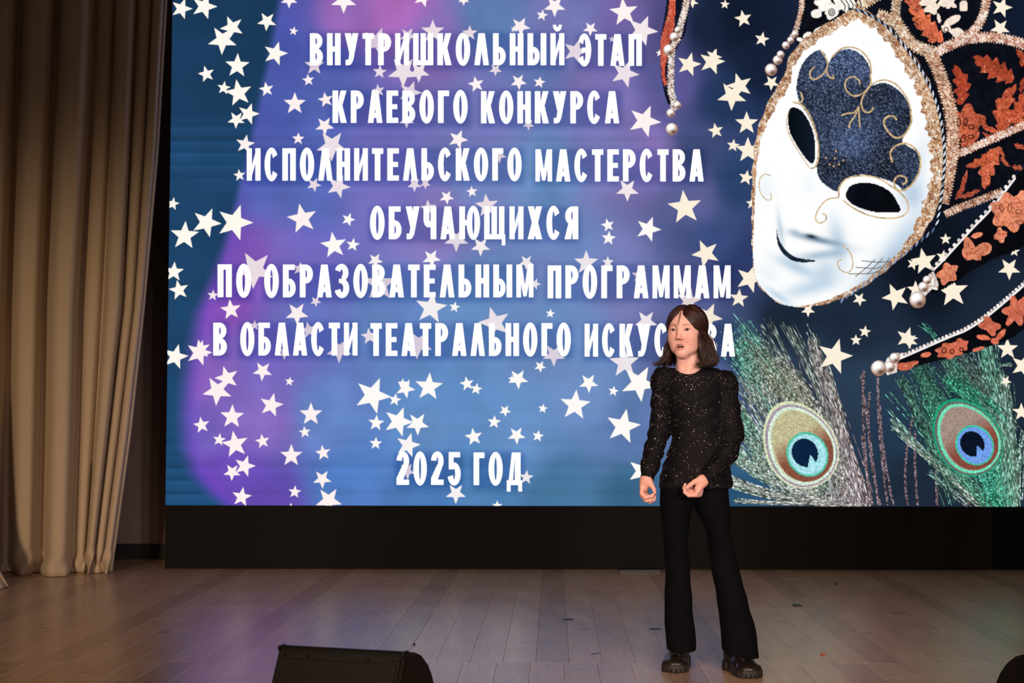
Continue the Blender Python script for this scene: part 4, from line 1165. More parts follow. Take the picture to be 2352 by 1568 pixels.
# loose dark strands between the feathers
LS = []
rng = np.random.default_rng(9)
for a, m, b in [((2000,1160),(1975,950),(1985,850)),((2018,1160),(1990,950),(1978,860)),((2022,1160),(1985,1020),(1998,900)),((2040,1160),(2015,1000),(2016,850)),((2052,1160),(2025,1040),(2020,930)),((2085,1160),(2068,1060),(2100,950)),((2108,1160),(2098,1060),(2102,990)),((2152,1160),(2151,1120),(2149,1075)),((2005,1160),(1990,1100),(1980,1000)),((2224,1160),(2225,1150),(2228,1128)),((2340,1160),(2335,1080),(2330,1040))]:
    for r in range(2):
        t = np.linspace(0, 1, 90)[:, None]
        P = (1 - t) ** 2 * np.array(a) + 2 * t * (1 - t) * np.array(m) + t ** 2 * np.array(b) + (r * 3 - 1.5, 0)
        sp = rng.random((90, 1)); sp = np.where(sp > .72, 1.0, np.where(sp > .4, .45, 0.1))
        LS.append((P, 2.3, hx('8a7076') * (0.30 + 0.8 * sp) + 0.12 * sp))
ribbons('feather_strand_picture', LS, 1.0, screen, 'thin brown feather strands between the two peacock eyes on the screen')

# ---- black plinth under the wall
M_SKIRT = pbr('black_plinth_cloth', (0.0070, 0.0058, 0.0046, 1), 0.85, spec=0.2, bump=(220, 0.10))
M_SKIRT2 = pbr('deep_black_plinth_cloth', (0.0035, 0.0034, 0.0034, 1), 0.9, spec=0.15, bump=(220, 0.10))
xr = float(at(2282, 1230, SCR_Y)[0])
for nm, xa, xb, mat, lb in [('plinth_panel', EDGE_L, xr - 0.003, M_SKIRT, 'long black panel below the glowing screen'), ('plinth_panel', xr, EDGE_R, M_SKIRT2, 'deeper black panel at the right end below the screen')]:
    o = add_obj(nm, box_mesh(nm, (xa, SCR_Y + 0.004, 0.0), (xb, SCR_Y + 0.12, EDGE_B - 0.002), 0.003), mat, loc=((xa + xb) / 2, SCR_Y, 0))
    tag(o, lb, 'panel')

# ------------------------------------------------------------------ curtains
M_CURT = pbr('cream_curtain_cloth', (0.62, 0.50, 0.36, 1), 0.85, spec=0.15, noise=(40, 0.05), bump=(500, 0.10), sheen=0.2)

def curtain(name, label, Yc, rows, valleys, amps, hem_px, top_px=-260, seed=1, thick=0.006):
    """hanging cloth: fold valleys (px) given at a few heights, cloth bulging between them"""
    rows = np.array(rows, float); val = np.array(valleys, float)      # (nrows, nvalleys)
    ysamp = np.concatenate([np.linspace(top_px, hem_px - 70, 46), np.linspace(hem_px - 64, hem_px, 18)])
    per = 26
    rng = np.random.default_rng(seed)
    nb = val.shape[1] - 1
    ph = rng.random(nb) * 6.28
    V = []
    for yy in ysamp:
        vx = np.array([np.interp(yy, rows, val[:, k]) if yy > rows[0] else val[0, k] + (yy - rows[0]) * (val[1, k] - val[0, k]) / (rows[1] - rows[0]) * 0.5 for k in range(val.shape[1])])
        f = np.clip((yy - (hem_px - 60)) / 60, 0, 1)                  # break on the floor
        row = []
        for b in range(nb):
            for i in range(per):
                s_ = i / per
                vf = 0.88 - 0.16 * np.clip((yy + 100) / 1400, 0, 1)          # valleys widen towards the hem
                qv = abs(2 * s_ - 1)
                prof = 1 - (qv / vf) ** 3.4 if qv < vf else 0.0
                x = vx[b] + (vx[b + 1] - vx[b]) * (s_ - 0.02 * math.sin(2 * math.pi * s_))
                d = -amps[b] * prof - 0.004 * math.sin(6.28 * s_ + ph[b] + yy * 0.002) * prof
                d += 0.020 * f * math.sin(s_ * 9.0 + ph[b] + 7 * f) - 0.075 * f * f * (0.5 + 0.5 * math.sin(b * 2.1 + s_ * 4.0 + ph[b]))
                x += 6.0 * f * math.sin(s_ * 6.28 + ph[b] * 2 + f * 5)
                p = at(x, yy, Yc + d)
                row.append(p)
        # edge turned back
        xe = vx[-1]
        for i, (dx, dd) in enumerate([(0, -0.5), (3, -0.35), (4, 0.0), (2, 0.5), (-6, 1.0), (-30, 1.2)]):
            row.append(at(xe + dx, yy, Yc + amps[-1] * dd))
        V.append(row)
    V = np.array(V)
    zmin = V[-1][:, 2]
    V[-1, :, 2] = 0.003
    V[:, :, 2] = np.maximum(V[:, :, 2], 0.003)
    nr, nc, _ = V.shape
    I = np.arange(nr * nc).reshape(nr, nc)
    F = np.stack([I[:-1, :-1], I[1:, :-1], I[1:, 1:], I[:-1, 1:]], -1).reshape(-1, 4)
    me = np_mesh(name, V.reshape(-1, 3), F)
    o = add_obj(name, me, M_CURT, loc=(float(V[-1, :, 0].mean()), Yc, 0), smooth=True)
    sd = o.modifiers.new('thickness', 'SOLIDIFY'); sd.thickness = thick; sd.offset = 1
    tag(o, label, 'curtain')
    return o

curtain('stage_curtain', 'cream floor-length stage curtain in deep folds left of the screen', 9.22,
    [0, 350, 700, 1000, 1300],
    [[-330, -235, -140, -48, 47, 133, 221, 264, 315, 350, 378],
     [-335, -242, -150, -60, 34, 118, 207, 252, 301, 332, 358],
     [-340, -250, -158, -72, 22, 102, 188, 236, 284, 308, 327],
     [-345, -255, -162, -76, 18, 97, 181, 216, 250, 272, 295],
     [-345, -255, -162, -76, 16, 90, 172, 195, 214, 234, 254]],
    [0.22, 0.22, 0.24, 0.24, 0.22, 0.24, 0.07, 0.15, 0.08, 0.09], 1311, seed=3)
curtain('stage_curtain', 'hem corner of a nearer cream curtain at the far left edge', 8.42,
    [0, 700, 1200, 1300, 1352],
    [[-430, -370, -310, -250, -200, -160],
     [-430, -360, -295, -225, -170, -125],
     [-425, -340, -260, -170, -105, -60],
     [-420, -325, -235, -130, -60, -12],
     [-420, -316, -218, -112, -30, 17]],
    [0.14, 0.16, 0.16, 0.14, 0.10], 1350, seed=8)

# ------------------------------------------------------------------ bracket at the screen's edge
M_MATBLK = pbr('matt_black_metal', (0.004, 0.004, 0.004, 1), 0.7)
q = lambda x, y, Y=SCR_Y + 0.10: tuple(at(x, y, Y))
bk = add_obj('cable_clamp', py_mesh('cable_clamp', *tube_vf([q(384, 585), q(378, 573), q(371, 565), q(361, 556)], [0.014, 0.017, 0.013, 0.009], 8)), M_MATBLK, screen)
bk['label'] = 'small black forked clamp behind the left screen edge'
add_obj('prong', py_mesh('prong', *tube_vf([q(378, 571), q(371, 555), q(365, 541)], [0.011, 0.008, 0.006], 8)), M_MATBLK, bk)
add_obj('bracket', py_mesh('bracket', *tube_vf([q(384, 580), q(379, 592), q(378, 608), q(383, 622)], [0.012, 0.012, 0.012, 0.010], 8)), M_MATBLK, bk)

# ------------------------------------------------------------------ wedge monitors at the front of the stage
M_CAB = pbr('monitor_black_paint', (0.005, 0.0046, 0.0038, 1), 0.6, spec=0.25, bump=(320, 0.15))
M_BACK = pbr('monitor_back_panel', (0.0085, 0.0072, 0.0045, 1), 0.7, spec=0.25, bump=(420, 0.12))
M_GRILL = pbr('monitor_grille_metal', (0.010, 0.010, 0.010, 1), 0.45, metal=0.4, bump=(600, 0.5))
M_SCREW = pbr('dark_screw', (0.010, 0.008, 0.006, 1), 0.4, metal=0.6)

def monitor(loc, rz, label, W=0.395, H=0.332, D=0.47):
    """side profile: near-vertical back towards the hall, short top, baffle sloping down to the performer"""
    root = empty('stage_monitor', loc, label, 'speaker', 'wedge monitors along the stage front')
    prof = [(0.0, 0.014), (0.012, 0.0), (D - 0.012, 0.0), (D, 0.014), (D, 0.040)]
    for t in np.linspace(0, 1, 9)[:-1]:                  # curved baffle towards the performer
        a_ = math.pi / 2 * t
        prof.append((0.215 + (D - 0.215) * math.cos(a_) ** 0.80, 0.045 + (H - 0.012 - 0.045) * math.sin(a_) ** 1.05))
    prof += [(0.208, H - 0.002), (0.198, H), (0.184, H), (0.176, H - 0.004), (0.170, H - 0.012)]
    n = len(prof)
    V = [(-W / 2, y, z) for y, z in prof] + [(W / 2, y, z) for y, z in prof]
    F = [tuple(range(n)), tuple(reversed(range(n, 2 * n)))] + [(i, i + n, (i + 1) % n + n, (i + 1) % n) for i in range(n)]
    me = py_mesh('cabinet', V, F)
    bm = bmesh.new(); bm.from_mesh(me)
    bmesh.ops.recalc_face_normals(bm, faces=bm.faces)
    sharp = [e for e in bm.edges if len(e.link_faces) == 2 and e.calc_face_angle() > 1.2]
    bmesh.ops.bevel(bm, geom=sharp, offset=0.008, segments=3, affect='EDGES')
    bm.to_mesh(me); bm.free()
    def child(name, me, mat, par):
        me.materials.append(mat)
        o = bpy.data.objects.new(name, me); COL.objects.link(o); o.parent = par
        return o
    cab = child('cabinet', me, M_CAB, root)
    ang = math.atan2(0.170, H - 0.026)
    def bk(x, s, out=0.0):                                # point on the back face: s up the slope
        return (x, 0.001 + s * math.sin(ang) - out * math.cos(ang), 0.014 + s * math.cos(ang) + out * math.sin(ang))
    S = (H - 0.030) / math.cos(ang)
    def slab(x0, x1, s0, s1, o0, o1):
        pts = [bk(x0, s0, o0), bk(x1, s0, o0), bk(x1, s1, o0), bk(x0, s1, o0), bk(x0, s0, o1), bk(x1, s0, o1), bk(x1, s1, o1), bk(x0, s1, o1)]
        return py_mesh('slab', pts, [(0, 3, 2, 1), (4, 5, 6, 7), (0, 1, 5, 4), (1, 2, 6, 5), (2, 3, 7, 6), (3, 0, 4, 7)])
    bp = child('back_panel', slab(-W / 2 + 0.016, W / 2 - 0.016, 0.02, S - 0.022, 0.0, 0.005), M_BACK, root)
    child('top_strip', slab(-W / 2 + 0.013, W / 2 - 0.013, S - 0.019, S - 0.002, 0.0, 0.0035), M_BACK, root)
    for x in (-W / 2 + 0.028, -W / 2 + 0.10, W / 2 - 0.105, W / 2 - 0.030):
        c = Vector(bk(x, S - 0.0105, 0.0035)); nrm = Vector((0, -math.cos(ang), math.sin(ang)))
        child('screw', py_mesh('screw', *tube_vf([c, c + nrm * 0.003], 0.0045, 10)), M_SCREW, root)
    # sloping grille
    a = np.array((D - 0.030, 0.090)); b = np.array((0.250, H - 0.040))
    t = (b - a) / np.linalg.norm(b - a); nn = np.array((-t[1], t[0])) * -1
    pts = []
    for o_ in (0.0, 0.012):
        for x, s_ in ((-W / 2 + 0.012, 0.012), (W / 2 - 0.012, 0.012), (W / 2 - 0.012, .988), (-W / 2 + 0.012, .988)):
            p = a + (b - a) * s_ - nn * -o_
            pts.append((x, p[0] + abs(nn[0]) * o_ * 0, p[1]))
    child('grille', py_mesh('grille', pts, [(0, 3, 2, 1), (4, 5, 6, 7), (0, 1, 5, 4), (1, 2, 6, 5), (2, 3, 7, 6), (3, 0, 4, 7)]), M_GRILL, root)
    for sx in (-1, 1):
        for yy in (0.05, D - 0.06):
            child('rubber_foot', py_mesh('rubber_foot', *tube_vf([(sx * (W / 2 - 0.05), yy, 0.006), (sx * (W / 2 - 0.05), yy, -0.006)], 0.014, 10)), M_MATBLK, root)
        child('corner_cap', box_mesh('corner_cap', (sx * (W / 2 - 0.004) - 0.005, 0.168, H - 0.014), (sx * (W / 2 - 0.004) + 0.005, 0.208, H + 0.0015), 0.003), M_CAB, root)
    root.location = (loc[0], loc[1], loc[2] + 0.006)
    root.rotation_euler = (0, 0, rz)
    return root

monitor((-0.546, 3.996, 0.0), math.radians(-17), 'black wedge stage monitor at the bottom edge left of the girl')
monitor((1.773, 3.996, 0.0), math.radians(17), 'black wedge stage monitor in the bottom right corner')

# ------------------------------------------------------------------ small things on the floor
def strip(name, pts, h, mat, label, cat, bevel=0.0):
    """thin flat piece lying on the floor; outline given by photo pixels"""
    P = [on_floor(x, y, 0.0) for x, y in pts]
    n = len(P)
    z0 = 0.0003
    V = [(p[0], p[1], z0) for p in P] + [(p[0], p[1], z0 + h) for p in P]
    F = [tuple(range(n)), tuple(range(n, 2 * n))] + [(i, (i + 1) % n, (i + 1) % n + n, i + n) for i in range(n)]
    me = py_mesh(name, V, F)
    bm = bmesh.new(); bm.from_mesh(me); bmesh.ops.recalc_face_normals(bm, faces=bm.faces)
    bm.to_mesh(me); bm.free()
    c = np.mean(P, axis=0)
    o = add_obj(name, me, mat, loc=c)
    tag(o, label, cat)
    return o
M_TAPE = pbr('black_tape', (0.010, 0.012, 0.012, 1), 0.6)
M_BTAPE = pbr('blue_tape', (0.03, 0.09, 0.16, 1), 0.5)
strip('tape_mark', [(1293, 1424), (1317, 1424), (1317, 1420.5), (1293, 1420.5)], 0.001, M_TAPE, 'short black tape mark on the boards left of the girl', 'tape')
strip('tape_mark', [(1491, 1446), (1518, 1446), (1518, 1442.5), (1491, 1442.5)], 0.001, M_TAPE, 'short black tape mark on the boards beside the girl\'s leg', 'tape')
strip('tape_mark', [(1358, 1502.5), (1369, 1501), (1379, 1500.5), (1379, 1498.5), (1358, 1500.5)], 0.001, M_BTAPE, 'thin bluish tape scrap on the boards near the girl\'s shoe', 'tape')
strip('tape_mark', [(1819, 1388), (1838, 1388.5), (1843, 1392), (1823, 1393)], 0.004, pbr('dark_teal_tape', (0.016, 0.035, 0.035, 1), 0.6), 'small dark square marker on the boards right of the girl', 'tape')
strip('floor_strip', [(1424, 1315), (1517, 1315), (1517, 1310.5), (1426, 1310.5)], 0.018, pbr('grey_black_bar', (0.014, 0.012, 0.010, 1), 0.5), 'dark flat bar on the floor at the foot of the black panel', 'bar')
strip('wood_offcut', [(433, 1304.5), (459, 1304.5), (458, 1301.5), (435, 1301.5)], 0.010, pbr('light_offcut_wood', (0.36, 0.20, 0.09, 1), 0.7), 'small light wooden offcut under the left end of the black panel', 'wood')
strip('paper_scrap', [(1884, 1502), (1892, 1500.5), (1896, 1504), (1889, 1506), (1886, 1504)], 0.003, pbr('orange_scrap', (0.65, 0.19, 0.03, 1), 0.7), 'tiny orange scrap on the boards right of the shoes', 'scrap')
strip('pebble', [(949, 1479), (953, 1479), (954, 1481), (950, 1482)], 0.006, M_TAPE, 'tiny black crumb on the boards above the stage monitor', 'crumb')
strip('pebble', [(1918, 1340), (1922, 1340), (1922.5, 1342), (1918.5, 1342.5)], 0.010, M_TAPE, 'tiny black crumb far back on the boards near the panel', 'crumb')

# ------------------------------------------------------------------ the girl
GY = 5.68                                   # her depth on the stage
def gp(x, y, dy=0.0):
    return at(x, y, GY + dy).astype(float)
PXM = FPX / GY                              # pixels per metre at her depth
def pr(px): return px / PXM

person = empty('person', (float(gp(1632, 1500)[0]), GY, 0.0), 'girl in black sparkly blouse and flared trousers speaking on the stage', 'person')

def skin_mat():
    m, nt, b = new_mat('skin')
    a = nt.nodes.new('ShaderNodeVertexColor'); a.layer_name = 'Col'
    nt.links.new(a.outputs['Color'], b.inputs['Base Color'])
    b.inputs['Roughness'].default_value = 0.52
    b.inputs['Specular IOR Level'].default_value = 0.35
    b.inputs['Subsurface Weight'].default_value = 0.12
    b.inputs['Subsurface Radius'].default_value = (0.012, 0.005, 0.003)
    b.inputs['Subsurface Scale'].default_value = 0.6
    n = nt.nodes.new('ShaderNodeTexNoise'); n.inputs['Scale'].default_value = 420
    bp = nt.nodes.new('ShaderNodeBump'); bp.inputs['Strength'].default_value = 0.05; bp.inputs['Distance'].default_value = 0.001
    nt.links.new(n.outputs['Fac'], bp.inputs['Height']); nt.links.new(bp.outputs['Normal'], b.inputs['Normal'])
    return m
M_SKIN = skin_mat()
SKIN = lin(hx('e8b6a6')); LIPC = lin(hx('cc7c76')); BROW = lin(hx('5b3a2c')); HAIRC = lin(hx('2a1712'))

# ---- head, modelled in its own frame: x to her left, y forward, z up, origin between the ears at eye height
YAW = math.radians(26)
HEAD_C = gp(1576.5, 760, -0.03)
HS = 1.012
HR = np.array([[math.cos(YAW), -math.sin(YAW), 0.0], [-math.sin(YAW), -math.cos(YAW), 0.0], [0, 0, 1.0]])   # rows: world axes of local x,y,z
def h2w(P):
    P = np.asarray(P, float)
    return HEAD_C + HS * (P[..., 0:1] * HR[0] + P[..., 1:2] * HR[1] + P[..., 2:3] * HR[2])

hf = Field((-0.105, -0.125, -0.235), (0.105, 0.125, 0.115), 0.0017)
hf.ell((0, -0.013, 0.020), (0.071, 0.087, 0.078))
hf.ell((0, 0.030, 0.028), (0.055, 0.050, 0.052), 0.02)
hf.ell((0, 0.014, -0.024), (0.0575, 0.060, 0.064), 0.03)
for sx in (-1, 1):
    hf.cone((sx * 0.041, 0.002, -0.048), (sx * 0.009, 0.052, -0.086), 0.018, 0.016, 0.030)
    hf.ell((sx * 0.031, 0.034, -0.060), (0.016, 0.018, 0.020), 0.028)
    hf.ell((sx * 0.031, 0.050, -0.026), (0.023, 0.022, 0.026), 0.025)
hf.ell((0, 0.060, -0.088), (0.019, 0.016, 0.015), 0.018)
hf.cone((0, -0.022, -0.055), (0, -0.026, -0.150), 0.040, 0.041, 0.018)
hf.cone((0, -0.026, -0.150), (0, -0.030, -0.215), 0.041, 0.056, 0.04)
hf.ell((0.0, -0.022, -0.200), (0.078, 0.050, 0.034), 0.03)
for sx in (-1, 1):                                            # throat muscles
    hf.cone((sx * 0.034, -0.012, -0.075), (sx * 0.010, 0.022, -0.172), 0.010, 0.008, 0.018)
# brow, sockets, lids
for sx in (-1, 1):
    hf.ell((sx * 0.0290, 0.0900, 0.0010), (0.0175, 0.0125, 0.0105), 0.014, 'sub')
EYES = [(sx * 0.0290, 0.0640, -0.0005) for sx in (-1, 1)]
ER = 0.0118
for e in EYES:
    hf.ell(e, (ER + 0.0022, ER + 0.0018, ER + 0.0018), 0.007)
w_, su, sl_ = 0.0122, 0.0054, 0.0037
Ru, Rl = (w_ ** 2 + su ** 2) / (2 * su), (w_ ** 2 + sl_ ** 2) / (2 * sl_)
for e, sx in zip(EYES, (-1, 1)):
    def almond(X, Y, Z, e=e, sx=sx):
        x = X - e[0]; z = Z - e[2] - 0.0006 - 0.10 * sx * x
        d = np.maximum(np.sqrt(x * x + (z - (su - Ru)) ** 2) - Ru, np.sqrt(x * x + (z - (Rl - sl_)) ** 2) - Rl)
        return np.maximum(d, (e[1] + 0.002) - Y)
    hf.op((e[0] - 0.014, e[1], e[2] - 0.008), (e[0] + 0.014, e[1] + 0.03, e[2] + 0.009), almond, 0.0012, 'sub')
# nose
hf.cone((0, 0.0765, 0.004), (0, 0.0890, -0.026), 0.0068, 0.0075, 0.014)
hf.ell((0, 0.0930, -0.0300), (0.0080, 0.0078, 0.0072), 0.006)
for sx in (-1, 1):
    hf.ell((sx * 0.0100, 0.0840, -0.0335), (0.0056, 0.0070, 0.0054), 0.005)
for sx in (-1, 1):
    hf.ell((sx * 0.0055, 0.0920, -0.0385), (0.0030, 0.0042, 0.0026), 0.002, 'sub')
# lips and open mouth
MZ = -0.0635
up = [(-0.0164, 0.0708, MZ - 0.0010), (-0.0068, 0.0778, MZ + 0.0072), (0, 0.0788, MZ + 0.0065), (0.0068, 0.0778, MZ + 0.0072), (0.0164, 0.0708, MZ - 0.0010)]
hf.chain(up, [0.0016, 0.0025, 0.0023, 0.0025, 0.0016], 0.0065)
lo_ = [(-0.0164, 0.0708, MZ - 0.0010), (-0.0085, 0.0766, MZ - 0.0094), (0, 0.0779, MZ - 0.0108), (0.0085, 0.0766, MZ - 0.0094), (0.0164, 0.0708, MZ - 0.0010)]
hf.chain(lo_, [0.0016, 0.0028, 0.0033, 0.0028, 0.0016], 0.0065)
hf.ell((0, 0.078, MZ - 0.0012), (0.0138, 0.026, 0.0066), 0.0025, 'sub')
# ears
for sx in (-1, 1):
    hf.ell((sx * 0.0705, -0.012, -0.012), (0.0070, 0.0165, 0.0290), 0.006)
    hf.ell((sx * 0.0775, -0.009, -0.010), (0.0050, 0.0090, 0.0170), 0.003, 'sub')
HV, HF_ = hf.mesh()
hx_, hy_, hz_ = HV[:, 0], HV[:, 1], HV[:, 2]
HC = np.tile(SKIN, (len(HV), 1))
def tint(C, mask, col):
    m = np.clip(mask, 0, 1)[:, None]
    return C * (1 - m) + np.asarray(col) * m
for sx in (-1, 1):                                            # cheeks a little rosier
    HC = tint(HC, 0.30 * np.exp(-(((hx_ - sx * 0.040) / 0.02) ** 2 + ((hz_ + 0.030) / 0.02) ** 2)) * (hy_ > 0.03), lin(hx('dd9688')))
HC = tint(HC, 0.35 * np.exp(-((hx_ / 0.012) ** 2 + ((hz_ + 0.032) / 0.008) ** 2)) * (hy_ > 0.07), lin(hx('d98f80')))
# lips
def polydist(pts, rad):
    d = np.full(len(HV), 9.0)
    for i in range(len(pts) - 1):
        a = np.array(pts[i]); b = np.array(pts[i + 1]); ba = b - a
        t = np.clip(((HV - a) @ ba) / (ba @ ba), 0, 1)
        d = np.minimum(d, np.linalg.norm(HV - a - t[:, None] * ba, axis=1) - (rad[i] + (rad[i + 1] - rad[i]) * t))
    return d
dl = np.minimum(polydist(up, [0.0016, 0.0025, 0.0023, 0.0025, 0.0016]), polydist(lo_, [0.0016, 0.0028, 0.0033, 0.0028, 0.0016]))
HC = tint(HC, (1 - np.clip((dl - 0.0016) / 0.0018, 0, 1)) * 0.80, LIPC)
cav = (((hx_ / 0.0155) ** 2 + ((hz_ - MZ + 0.0014) / 0.0085) ** 2) < 1) & (hy_ < 0.0685) & (hy_ > 0.02)
HC = tint(HC, cav * 0.95, lin(hx('2a0d0b')))
for sx in (-1, 1):                                            # nostrils, lashes, brows
    HC = tint(HC, 0.8 * np.exp(-(((hx_ - sx * 0.0055) / 0.0028) ** 2 + ((hz_ + 0.0380) / 0.0022) ** 2)) * (hy_ > 0.082), lin(hx('5a2a22')))
    ex = hx_ - sx * 0.0290; ez = hz_ + 0.0005 - 0.0006 - 0.10 * sx * ex
    du = np.sqrt(ex ** 2 + (ez - (su - Ru)) ** 2) - Ru; dn = np.sqrt(ex ** 2 + (ez - (Rl - sl_)) ** 2) - Rl
    dm = np.maximum(du, dn)
    HC = tint(HC, 0.92 * (1 - np.clip(np.abs(dm - 0.0004) / 0.0022, 0, 1)) * (ez > -0.0012) * (hy_ > 0.055), lin(hx('2a1512')))
    HC = tint(HC, 0.40 * (1 - np.clip(np.abs(dm) / 0.0018, 0, 1)) * (ez <= -0.0012) * (hy_ > 0.055), lin(hx('7a4a3c')))
    HC = tint(HC, 0.22 * np.exp(-(ex / 0.016) ** 2 - ((ez - 0.0075) / 0.0035) ** 2) * (hy_ > 0.055), lin(hx('a86a58')))
    u = (np.abs(hx_) - 0.0135) / 0.030
    bz = 0.0172 + 0.0050 * np.sin(np.clip(u, 0, 1) * 2.6) - 0.0018 * u
    th = 0.0032 * np.clip(1.15 - 0.75 * u, 0, 1) + 0.0006
    HC = tint(HC, 0.62 * np.exp(-((hz_ - bz) / th) ** 2) * np.clip((u + 0.06) / 0.10, 0, 1) * np.clip((1.04 - u) / 0.12, 0, 1) * (hx_ * sx > 0) * (hy_ > 0.03), BROW)
# scalp under the hair
hl_front = 0.058 - 0.9 * np.maximum(np.abs(hx_) - 0.006, 0)
scalp = (hz_ > 0.080 - 1.15 * np.abs(hx_)) & (hy_ < 0.075) & (hz_ > -0.03) & ((hz_ > 0.066 - 0.9 * np.maximum(np.abs(hx_) - 0.004, 0)) | (hy_ < 0.034))
scalp |= (hy_ < 0.010) & (hz_ > -0.07) & (np.hypot(hx_, hy_ + 0.013) > 0.052) & ~((np.abs(hx_) > 0.064) & (hy_ > -0.03) & (hz_ < 0.02))
HC = tint(HC, scalp * 0.95, HAIRC)
HW = h2w(HV)

# ---- hands
def hand(lo, hi, palm, fingers):
    f = Field(lo, hi, 0.0016)
    for a, b, ra, rb, k in palm: f.cone(a, b, ra, rb, k)
    base = f.D.copy()
    for pts, rad in fingers:
        # each finger is grown on its own and blended only at its root
        g = Field(lo, hi, 0.0016)
        g.chain(pts, rad, 0.002)
        h = np.maximum(0.006 - np.abs(base - g.D), 0) / 0.006
        f.D = np.minimum(f.D, np.minimum(base, g.D) - h * h * 0.006 * 0.25)
    return f.mesh()
RAD = lambda *r: list(r)
# her right hand (left in the photo): thumb towards the body, fingers curled under
a = lambda x, y, d: tuple(gp(x, y, d))
DR = -0.060
palmR = [(a(1487, 1084, DR + .012), a(1484, 1100, DR), 0.0205, 0.0195, 0.0), (a(1484, 1100, DR), a(1478, 1118, DR + .004), 0.0195, 0.0155, 0.01), (a(1480, 1106, DR + .004), a(1480, 1122, DR + .016), 0.0165, 0.0155, 0.012), (a(1489, 1104, DR - .006), a(1493, 1112, DR - .010), 0.0140, 0.0115, 0.012)]
fingR = [([a(1475, 1119, DR - .004), a(1474, 1133, DR - .010), a(1483, 1142, DR - .013), a(1497, 1139, DR - .014), a(1502, 1133, DR - .014)], RAD(.0098, .0088, .0080, .0070, .0058)),
         ([a(1477, 1122, DR + .010), a(1475, 1138, DR + .006), a(1484, 1149, DR + .002), a(1494, 1148, DR - .002), a(1499, 1141, DR - .004)], RAD(.0100, .0090, .0082, .0072, .0058)),
         ([a(1480, 1124, DR + .022), a(1481, 1141, DR + .020), a(1493, 1152, DR + .012), a(1502, 1147, DR + .006), a(1504, 1139, DR + .004)], RAD(.0098, .0088, .0078, .0068, .0056)),
         ([a(1483, 1122, DR + .034), a(1486, 1137, DR + .034), a(1497, 1146, DR + .028), a(1505, 1142, DR + .022)], RAD(.0088, .0076, .0066, .0052)),
         ([a(1489, 1103, DR - .006), a(1497, 1114, DR - .016), a(1502, 1124, DR - .020), a(1504, 1131, DR - .021)], RAD(.0130, .0098, .0082, .0062))]
hr = hand(gp(1455, 1170, DR - 0.05) , gp(1522, 1070, DR + 0.07), palmR, fingR)
# her left hand (right in the photo): thumb on top, fingers curled in
DL = -0.145
palmL = [(a(1629, 1092, DL + .02), a(1615, 1104, DL + .006), 0.0195, 0.0195, 0.0), (a(1615, 1104, DL + .006), a(1604, 1121, DL), 0.0190, 0.0150, 0.01), (a(1615, 1106, DL + .012), a(1606, 1118, DL + .020), 0.0170, 0.0160, 0.012), (a(1611, 1099, DL - .002), a(1602, 1106, DL - .006), 0.0140, 0.0115, 0.012)]
fingL = [([a(1606, 1122, DL - .004), a(1597, 1136, DL - .010), a(1582, 1137, DL - .014), a(1573, 1130, DL - .014), a(1572, 1122, DL - .012)], RAD(.0100, .0090, .0080, .0070, .0058)),
         ([a(1607, 1122, DL + .010), a(1596, 1133, DL + .008), a(1579, 1131, DL + .006), a(1571, 1121, DL + .004), a(1574, 1112, DL + .003)], RAD(.0100, .0090, .0080, .0068, .0056)),
         ([a(1608, 1120, DL + .024), a(1596, 1129, DL + .024), a(1582, 1126, DL + .022), a(1578, 1117, DL + .018)], RAD(.0096, .0086, .0076, .0060)),
         ([a(1610, 1116, DL + .034), a(1600, 1123, DL + .036), a(1589, 1120, DL + .034), a(1587, 1113, DL + .030)], RAD(.0084, .0074, .0066, .0052)),
         ([a(1610, 1100, DL - .004), a(1595, 1106, DL - .012), a(1584, 1114, DL - .016), a(1577, 1120, DL - .017)], RAD(.0128, .0098, .0084, .0064))]
hl_ = hand(gp(1555, 1160, DL - 0.05), gp(1650, 1075, DL + 0.07), palmL, fingL)

# ---- the body under the clothes
bf = Field(gp(1440, 1565, -0.30), gp(1760, 835, 0.22), 0.007)
zt = lambda y, d=0.0: float(gp(1600, y, d)[2])
bf.loft([zt(1140), zt(1110), zt(1000), zt(920), zt(865)], [gp(1594, 0)[0], gp(1594, 0)[0], gp(1597, 0)[0], gp(1590, 0)[0], gp(1588, 0)[0]], [GY] * 5, [pr(64), pr(66), pr(46), pr(52), pr(46)], [0.075, 0.080, 0.066, 0.070, 0.050], 0.02)
bf.cone(gp(1580, 880, 0.015), gp(1579, 838, 0.0), 0.045, 0.036, 0.03)
bf.chain([gp(1545, 872), gp(1517, 930, 0.01), gp(1513, 995, 0.02), gp(1498, 1045, -0.02), gp(1486, 1096, DR + .01)], [0.034, 0.027, 0.023, 0.022, 0.0195], 0.02)
bf.chain([gp(1630, 872), gp(1668, 930, 0.0), gp(1682, 1000, -0.02), gp(1655, 1060, -0.09), gp(1618, 1101, DL + .01)], [0.034, 0.028, 0.025, 0.022, 0.0195], 0.02)
LEG_L = [gp(1556, 1130), gp(1552, 1215, 0.01), gp(1557, 1330, 0.02), gp(1562, 1420, 0.05), gp(1568, 1482, 0.085)]
LEG_R = [gp(1632, 1130), gp(1650, 1215, 0.0), gp(1668, 1330, -0.02), gp(1688, 1420, -0.03), gp(1702, 1486, -0.030)]
bf.chain(LEG_L, [0.054, 0.036, 0.031, 0.028, 0.026], 0.02)
bf.chain(LEG_R, [0.054, 0.036, 0.031, 0.028, 0.026], 0.02)
bV, bF = bf.mesh()
V, F = join_vf([(HW, HF_), hr, hl_, (bV, bF)])
C = np.concatenate([HC, np.tile(SKIN, (len(hr[0]) + len(hl_[0]) + len(bV), 1))])
